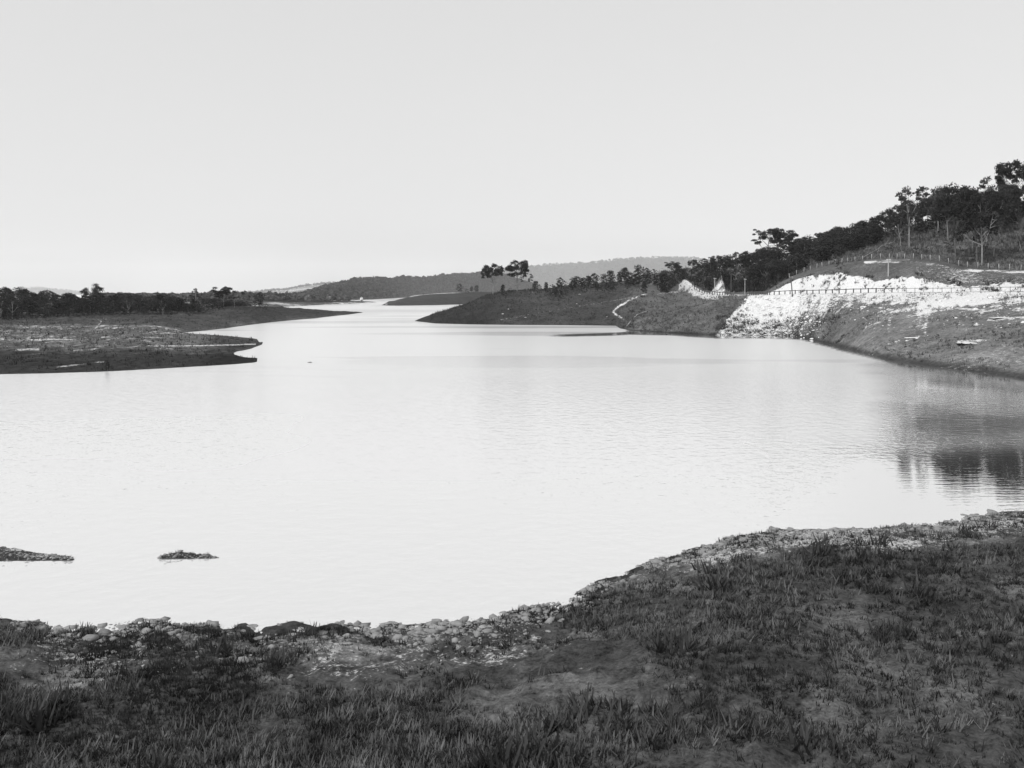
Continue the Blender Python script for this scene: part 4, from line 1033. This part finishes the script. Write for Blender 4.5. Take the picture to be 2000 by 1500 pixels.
# marks of dead timber
def log(name, label, pts, r0, r1, mat, cat):
    V, F = tube(pts, r0, r1, 7); c = Vector(pts[0])
    me = mesh_np(name, V - np.array(list(c)), F, mat, True); o = link(name, me); o.location = c
    return tag(o, label, cat)
def hp(px, D, dz): return gp(LR, px, D, dz)
t = empty('fallen_tree', hp(1665, 226, 0), 'bleached fallen tree lying across the hill fence', 'fallen tree')
o0 = Vector(hp(1665, 226, 0))
for nm, pts, r0, r1 in (('trunk', [hp(1684, 228, .3), hp(1702, 230, .5), hp(1714, 232, .9), hp(1728, 234, .9), hp(1740, 237, 1.4)], .13, .05), ('branch', [hp(1714, 232, .9), hp(1722, 233, 1.6), hp(1727, 234, 1.7), hp(1738, 236, 2.5)], .08, .03), ('branch', [hp(1716, 231, .7), hp(1713, 230, .4), hp(1714, 229, .0)], .07, .03), ('branch', [hp(1732, 235, 1.1), hp(1745, 238, 1.2), hp(1756, 240, 1.9)], .05, .02)):
    V, F = tube(pts, r0, r1, 7); me = mesh_np(nm, V - np.array(list(o0)), F, M_bark_p, True); link(nm, me, t)
log('fallen_log', 'bleached log lying along the foot of the hill fence', [hp(1722, 214, .15), hp(1745, 211, .2), hp(1778, 209.5, .15)], .2, .14, M_bark_p, 'log')
log('fallen_log', 'pale straight pole lying on the bank beside the inlet', [hp(1224, 252, .12), hp(1244, 262, .2), hp(1263, 270, .2)], .16, .12, M_wood_p, 'log')
# dead pale saplings on the hill
for k, (px, D, h, ln) in enumerate(((1760, 232, 6.5, -.9), (1852, 232, 8, -.7), (1893, 214, 8.5, -1.3), (1899, 214, 9, .2), (1925, 215, 8, 1.2), (1940, 206, 9.5, 1.4), (1996, 205, 6, -2.4), (1660, 258, 6, .3), (1634, 262, 5.5, -.2))):
    p0 = Vector(gp(LR, px, D))
    r = empty('dead_tree', p0, ('bare pale sapling under the dark gum near the hill fence', 'bare pale stem forking under the leftmost dark crown', 'bare white stem leaning left by the forked gum', 'bare white upright stem by the forked gum', 'bare white stem leaning right by the forked gum', 'long bare stem leaning right of the thick-based gum', 'bare stem leaning left at the right edge of the hill', 'thin bare stem in the right end of the skyline wood', 'second thin bare stem in the right end of the skyline wood')[k], 'dead tree')
    V, F = tube([(0, 0, -.3), (ln * .25, 0, h * .4), (ln, .1, h)], .13, .035, 6); link('trunk', mesh_np('trunk', V, F, M_bark_p, True), r)
    for s_, f in ((-1, .45), (1, .6), (-1, .75)):
        b0 = Vector((ln * f * .8, 0, h * f)); b1 = b0 + Vector((s_ * h * .16, 0, h * .2))
        V, F = tube([tuple(b0), tuple(b0.lerp(b1, .5)), tuple(b1)], .05, .015, 5); link('branch', mesh_np('branch', V, F, M_bark_p, True), r)

# white hut on the distant spit
hx, hy, hz = gp(LF, 706, 1046)
hut = empty('hut', (hx, hy, hz), 'tiny white hut at the end of the distant spit', 'hut')
V, F = box(3.0, 3.0, 4.2); V[:, 2] -= .3; link('wall', mesh_np('wall', V, F, M_paint), hut)
mesh_obj('roof', [(-1.8, -1.8, 3.95), (1.8, -1.8, 3.95), (1.8, 1.8, 3.95), (-1.8, 1.8, 3.95), (0, -1.8, 5.2), (0, 1.8, 5.2)], [(0, 1, 4), (2, 3, 5), (1, 2, 5, 4), (3, 0, 4, 5), (3, 2, 1, 0)], M_roofing, hut)
V, F = box(.9, .1, 2.0); V[:, 1] -= 1.53; link('door', mesh_np('door', V, F, M_wood), hut)
boulder('rock', LF, 666, 892, (3.4, 2, 2.0), 'small pale boulder on the shore of the distant spit', BOULDER[1])
boulder('rock', LP, 757, 775, (2.6, 1.5, 1.0), 'pale boulder at the tip of the middle peninsula', BOULDER[0])
for k, (px, py) in enumerate(((993, 604), (1026, 620), (1040, 571), (1132, 575), (1126, 594), (1185, 619), (982, 613))):
    D = Dof(LR, px, py, 285, 345)
    boulder('rock', LR, px, D, (.5, .4, .45), ('pale stone midway up the dark left side of the point', 'pale stone low on the point near the water', 'pale stone high on the point below the slim tree', 'pale stone on the upper right of the point', 'pale stone above the faint track on the point', 'pale stone low on the point near the inlet', 'pale stone low on the dark left side of the point')[k], STONES[k % 4])

# scree and spoil: thousands of stones below the road and in the cutting
def scatter_stones(name, land, n, pick, size, mat, seed, label):
    rng = np.random.default_rng(seed)
    ico = bmesh.new(); bmesh.ops.create_icosphere(ico, subdivisions=1, radius=1)
    bv = np.array([list(v.co) for v in ico.verts]); bf = np.array([[v.index for v in f.verts] for f in ico.faces]); ico.free()
    px, D = pick(rng, n * 4); px, D = px[:n], D[:n]; m = len(px)
    s_ = size * np.minimum(0.32 + rng.pareto(2.2, m) * .35, 2.6)
    v = bv[None] * (1 + rng.normal(size=(m, len(bv), 1)) * .2) * np.stack([s_ * rng.uniform(.7, 1.6, m), s_ * rng.uniform(.7, 1.3, m), s_ * rng.uniform(.3, .75, m)], -1)[:, None, :]
    a = rng.uniform(0, 6.28, m)[:, None]
    v = np.stack([v[..., 0] * np.cos(a) - v[..., 1] * np.sin(a), v[..., 0] * np.sin(a) + v[..., 1] * np.cos(a), v[..., 2]], -1)
    v = v + np.stack([xat(px, D), D, land.zv(px, D) - s_ * .05], -1)[:, None, :]
    F = (bf[None] + (np.arange(m) * len(bv))[:, None, None]).reshape(-1, 3)
    ob = link(name, mesh_np(name, v.reshape(-1, 3), F, mat)); ob['kind'] = 'stuff'; tag(ob, label, 'stones')
    return ob
def lines_v(land, px, k): return np.interp(px, land.px, land.D[k])
def between(land, px, u, k0, k1):
    a, b = lines_v(land, px, k0), lines_v(land, px, k1)
    return a + (b - a) * u
def pick_scree(rng, n):
    px = rng.uniform(1400, 1660, n); u = rng.uniform(0, 1, n) ** .8
    ok = (px > 1402 + u * 62 - 4) & (px < 1660 - (1 - u) * (60 + rng.uniform(0, 60, n)))
    return px[ok], between(LR, px, u, 2, 3)[ok]
scatter_stones('scree_stones', LR, 3200, pick_scree, .22, M_stone, 1, 'white broken stones of the scree under the near road')
def pick_spill(rng, n):
    px = rng.uniform(1640, 2040, n); u = 1 - np.abs(rng.normal(size=n)) * .22
    ok = u > 0
    return px[ok], between(LR, px, u, 2, 3)[ok]
scatter_stones('spoil_stones', LR, 1500, pick_spill, .2, M_stone, 2, 'pale stones strewn down the upper right bank')

def tussocks(name, land, n, pick, size, blades, mat, seed, label):
    """grass clumps nobody could count"""
    rng = np.random.default_rng(seed)
    px, D = pick(rng, n * 4); px, D = px[:n], D[:n]
    z = land.zv(px, D)
    ok = z > .05; px, D, z = px[ok], D[ok], z[ok]; m = len(px)
    x = xat(px, D)
    s_ = (size * np.clip(rng.lognormal(-.15, .42, m), .3, 2.0))[:, None]
    B = blades
    az = rng.uniform(0, 6.28, (m, B)); ln = s_ * rng.uniform(.6, 1.2, (m, B)); sp = rng.uniform(.25, .9, (m, B))
    bx = x[:, None] + rng.normal(size=(m, B)) * s_ * .3; by = D[:, None] + rng.normal(size=(m, B)) * s_ * .3
    zb = np.repeat(z[:, None] - .12 * size, B, 1)
    tx = bx + np.cos(az) * ln * sp; ty = by + np.sin(az) * ln * sp; tz = zb + ln * np.sqrt(np.maximum(1 - sp ** 2 * .8, .1))
    wx = -np.sin(az) * s_ * .09; wy = np.cos(az) * s_ * .09
    q = np.stack([np.stack([bx - wx, by - wy, zb], -1), np.stack([bx + wx, by + wy, zb], -1), np.stack([tx + wx * .2, ty + wy * .2, tz], -1), np.stack([tx - wx * .2, ty - wy * .2, tz], -1)], 2).reshape(-1, 3)
    ob = link(name, mesh_np(name, q, np.arange(len(q)).reshape(-1, 4), mat)); ob['kind'] = 'stuff'; tag(ob, label, 'grass')
    return ob
def pick_bank(rng, n):
    px = rng.uniform(1560, 2040, n); u = rng.uniform(0.02, 1, n); D = between(LR, px, u, 2, 3)
    ok = fbm(xat(px, D) * .12, D * .12, 3, 4) > .5
    return px[ok], D[ok]
tussocks('grass_tussocks', LR, 2600, pick_bank, .3, 6, M_grass, 3, 'grass tussocks on the grazed right bank')
def pick_hill(rng, n):
    px = rng.uniform(1560, 2060, n)
    return px, between(LR, px, rng.uniform(0, 1, n), 7, 9)
tussocks('grass_tussocks', LR, 7000, pick_hill, .8, 7, M_grass, 4, 'rough tussock grass over the right hill above the fence')
def pick_scrub(rng, n):
    px = rng.uniform(1400, 1650, n); u = np.where(rng.random(n) < .85, rng.uniform(0.02, .5, n), rng.uniform(.5, .95, n)); D = between(LR, px, u, 2, 3)
    ok = fbm(xat(px, D) * .22, D * .3, 2, 3) > .53
    return px[ok], D[ok]
tussocks('dark_scrub', LR, 650, pick_scrub, .5, 8, M_scrub, 5, 'dark scrub growing through the lower scree')
def pick_cutscrub(rng, n):
    px = rng.uniform(1500, 2040, n); D = between(LR, px, rng.uniform(0.1, 1.3, n), 4, 5)
    ok = fbm(xat(px, D) * .5, D * .5, 2, 13) > .6
    return px[ok], D[ok]
tussocks('dark_scrub', LR, 420, pick_cutscrub, .5, 8, M_scrub, 15, 'dark scrub specking the white cutting above the road')
def pick_spur(rng, n):
    px = rng.uniform(1215, 1460, n); u = rng.uniform(0, 1, n)
    ok = px < 1400 + u * 62
    return px[ok], between(LR, px, u, 2, 3)[ok]
tussocks('grass_tussocks', LR, 1200, pick_spur, .45, 6, M_scrub, 6, 'dark tussocks on the spur left of the scree')
def pick_basin(rng, n):
    px = rng.uniform(1225, 1440, n)
    return px, between(LR, px, rng.uniform(0, 1, n), 3, 5)
tussocks('grass_tussocks', LR, 900, pick_basin, .45, 6, M_scrub, 17, 'dark tussocks in the basin between the spur and the far road')
def pick_gully(rng, n):
    px = rng.uniform(1290, 1560, n); D = between(LR, px, rng.uniform(0, 1, n) ** 1.3, 7, 9)
    return px, D
tussocks('dark_scrub', LR, 2600, pick_gully, 1.0, 8, M_grass_d, 16, 'dark scrub under the trees behind the road')
def pick_point(rng, n):
    px = rng.uniform(840, 1260, n)
    return px, between(LR, px, rng.uniform(0, 1, n), 2, 9)
tussocks('grass_tussocks', LR, 4200, pick_point, .5, 5, M_grass_d, 7, 'dark tussocks over the grassy point')
def pick_flat(rng, n):
    px = rng.uniform(-60, 700, n)
    return px, between(LL, px, rng.uniform(0, 1, n), 2, 11)
tussocks('grass_tussocks', LL, 6500, pick_flat, .34, 5, M_grass_d, 8, 'dark tussocks over the left flats and spits')

# near bank: stones as pieces of the ground, then fine rubble and grass
R = random.Random(77)
k = 0
while k < 280:
    px = R.uniform(-60, 2060)
    Dl, _ = LN.lines([px]); A = Dl[8][0]
    D = A - abs(R.gauss(0, 1)) * 1.7 + .1
    if D < 15 or D > A + .1: continue
    if px < 1350 and R.random() < .55: continue
    if float(fbm(np.array([xat(px, D) * .3]), np.array([D * .3]), 3, 23)[0]) < .5: continue
    s = R.uniform(.08, .2) * (.7 + .8 * R.random())
    o = link('stone', STONES_G[k % 5], LN.obj)
    o.location = (xat(px, D), D, LN.z(px, D) - s * .05); o.scale = (s * R.uniform(.8, 1.6), s * R.uniform(.8, 1.2), s * R.uniform(.6, 1.0)); o.rotation_euler = (R.uniform(-.2, .2), R.uniform(-.2, .2), R.uniform(0, 6.28))
    k += 1
def pick_near(rng, n):
    px = rng.uniform(-60, 2060, n); A = lines_v(LN, px, 8)
    D = A - np.abs(rng.normal(size=n)) * np.where(px > 1350, 1.9, 1.2)
    ok = (D > 15) & (D < A) & (fbm(xat(px, D) * .5, D * .5, 3, 23) > np.where(px > 1350, .36, .48))
    return px[ok], D[ok]
scatter_stones('bank_rubble', LN, 7000, pick_near, .07, M_stone_g, 12, 'stone rubble along the water on the near bank')
def pick_isl(lo, hi, K):
    def f(rng, n):
        px = rng.uniform(lo, hi, n); u = rng.uniform(.05, .95, n)
        a, b = K.D[1], K.D[4]
        D = np.interp(px, K.px, a) * (1 - u) + np.interp(px, K.px, b) * u
        ok = K.zv(px, D) > .01
        return px[ok], D[ok]
    return f
scatter_stones('bank_rubble', LI1, 700, pick_isl(-200, 155, LI1), .05, M_stone_g, 32, 'stones on the low sliver of land at the lower left edge')
scatter_stones('bank_rubble', LI2, 200, pick_isl(305, 435, LI2), .045, M_stone_g, 33, 'stones on the tiny dark islet at the lower left')
tussocks('grass_tussocks', LI1, 260, pick_isl(-200, 150, LI1), .05, 6, M_grass_d, 34, 'dark grass on the low sliver of land at the lower left edge')
tussocks('grass_tussocks', LI2, 120, pick_isl(320, 420, LI2), .06, 6, M_grass_d, 35, 'dark grass on the tiny islet at the lower left')
def pick_nearg(rng, n):
    px = rng.uniform(-80, 2080, n); A = lines_v(LN, px, 8)
    u = rng.uniform(0, 1, n) ** .8; D = 13.5 + (A - .5 - 13.5) * u
    ok = fbm(xat(px, D) * .4, D * .4, 3, 6) + rng.normal(size=n) * .09 > .36 + .16 * u
    return px[ok], D[ok]
tussocks('grass_tussocks', LN, 26000, pick_nearg, .10, 7, M_grass_d, 13, 'dark grass growing over the near bank')
def pick_dry(rng, n):
    px, D = pick_nearg(rng, n * 2)
    ok = fbm(xat(px, D) * .22, D * .3, 3, 26) + rng.normal(size=len(px)) * .05 > .52
    return px[ok], D[ok]
def pick_weed(rng, n):
    px, D = pick_nearg(rng, n * 3)
    ok = fbm(xat(px, D) * .5, D * .5, 3, 28) > .62
    return px[ok], D[ok]
tussocks('weeds', LN, 420, pick_weed, .3, 16, M_scrub, 38, 'taller weed clumps on the near bank')
tussocks('dry_grass', LN, 9000, pick_dry, .15, 6, M_grass, 14, 'dry pale grass stems among the dark grass of the near bank')

# ------------------------------------------------------------------ air
hz_m, ht, hout = nodes('mat_haze')
pv = N(ht, 'ShaderNodeVolumePrincipled')
pv.inputs['Color'].default_value = (0.95, 0.95, 0.95, 1)
pv.inputs['Density'].default_value = 6.0e-5
pv.inputs['Anisotropy'].default_value = 0.0
ht.links.new(pv.outputs[0], hout.inputs['Volume'])
x0, x1, y0, y1, zb, zt = -14000, 14000, -400, 17000, -30, 560
hz = mesh_obj('haze', [(x0, y0, zb), (x1, y0, zb), (x1, y1, zb), (x0, y1, zb), (x0, y0, zt), (x1, y0, zt), (x1, y1, zt), (x0, y1, zt)],
              [(3, 2, 1, 0), (4, 5, 6, 7), (0, 1, 5, 4), (1, 2, 6, 5), (2, 3, 7, 6), (3, 0, 4, 7)], hz_m)
hz['kind'] = 'stuff'
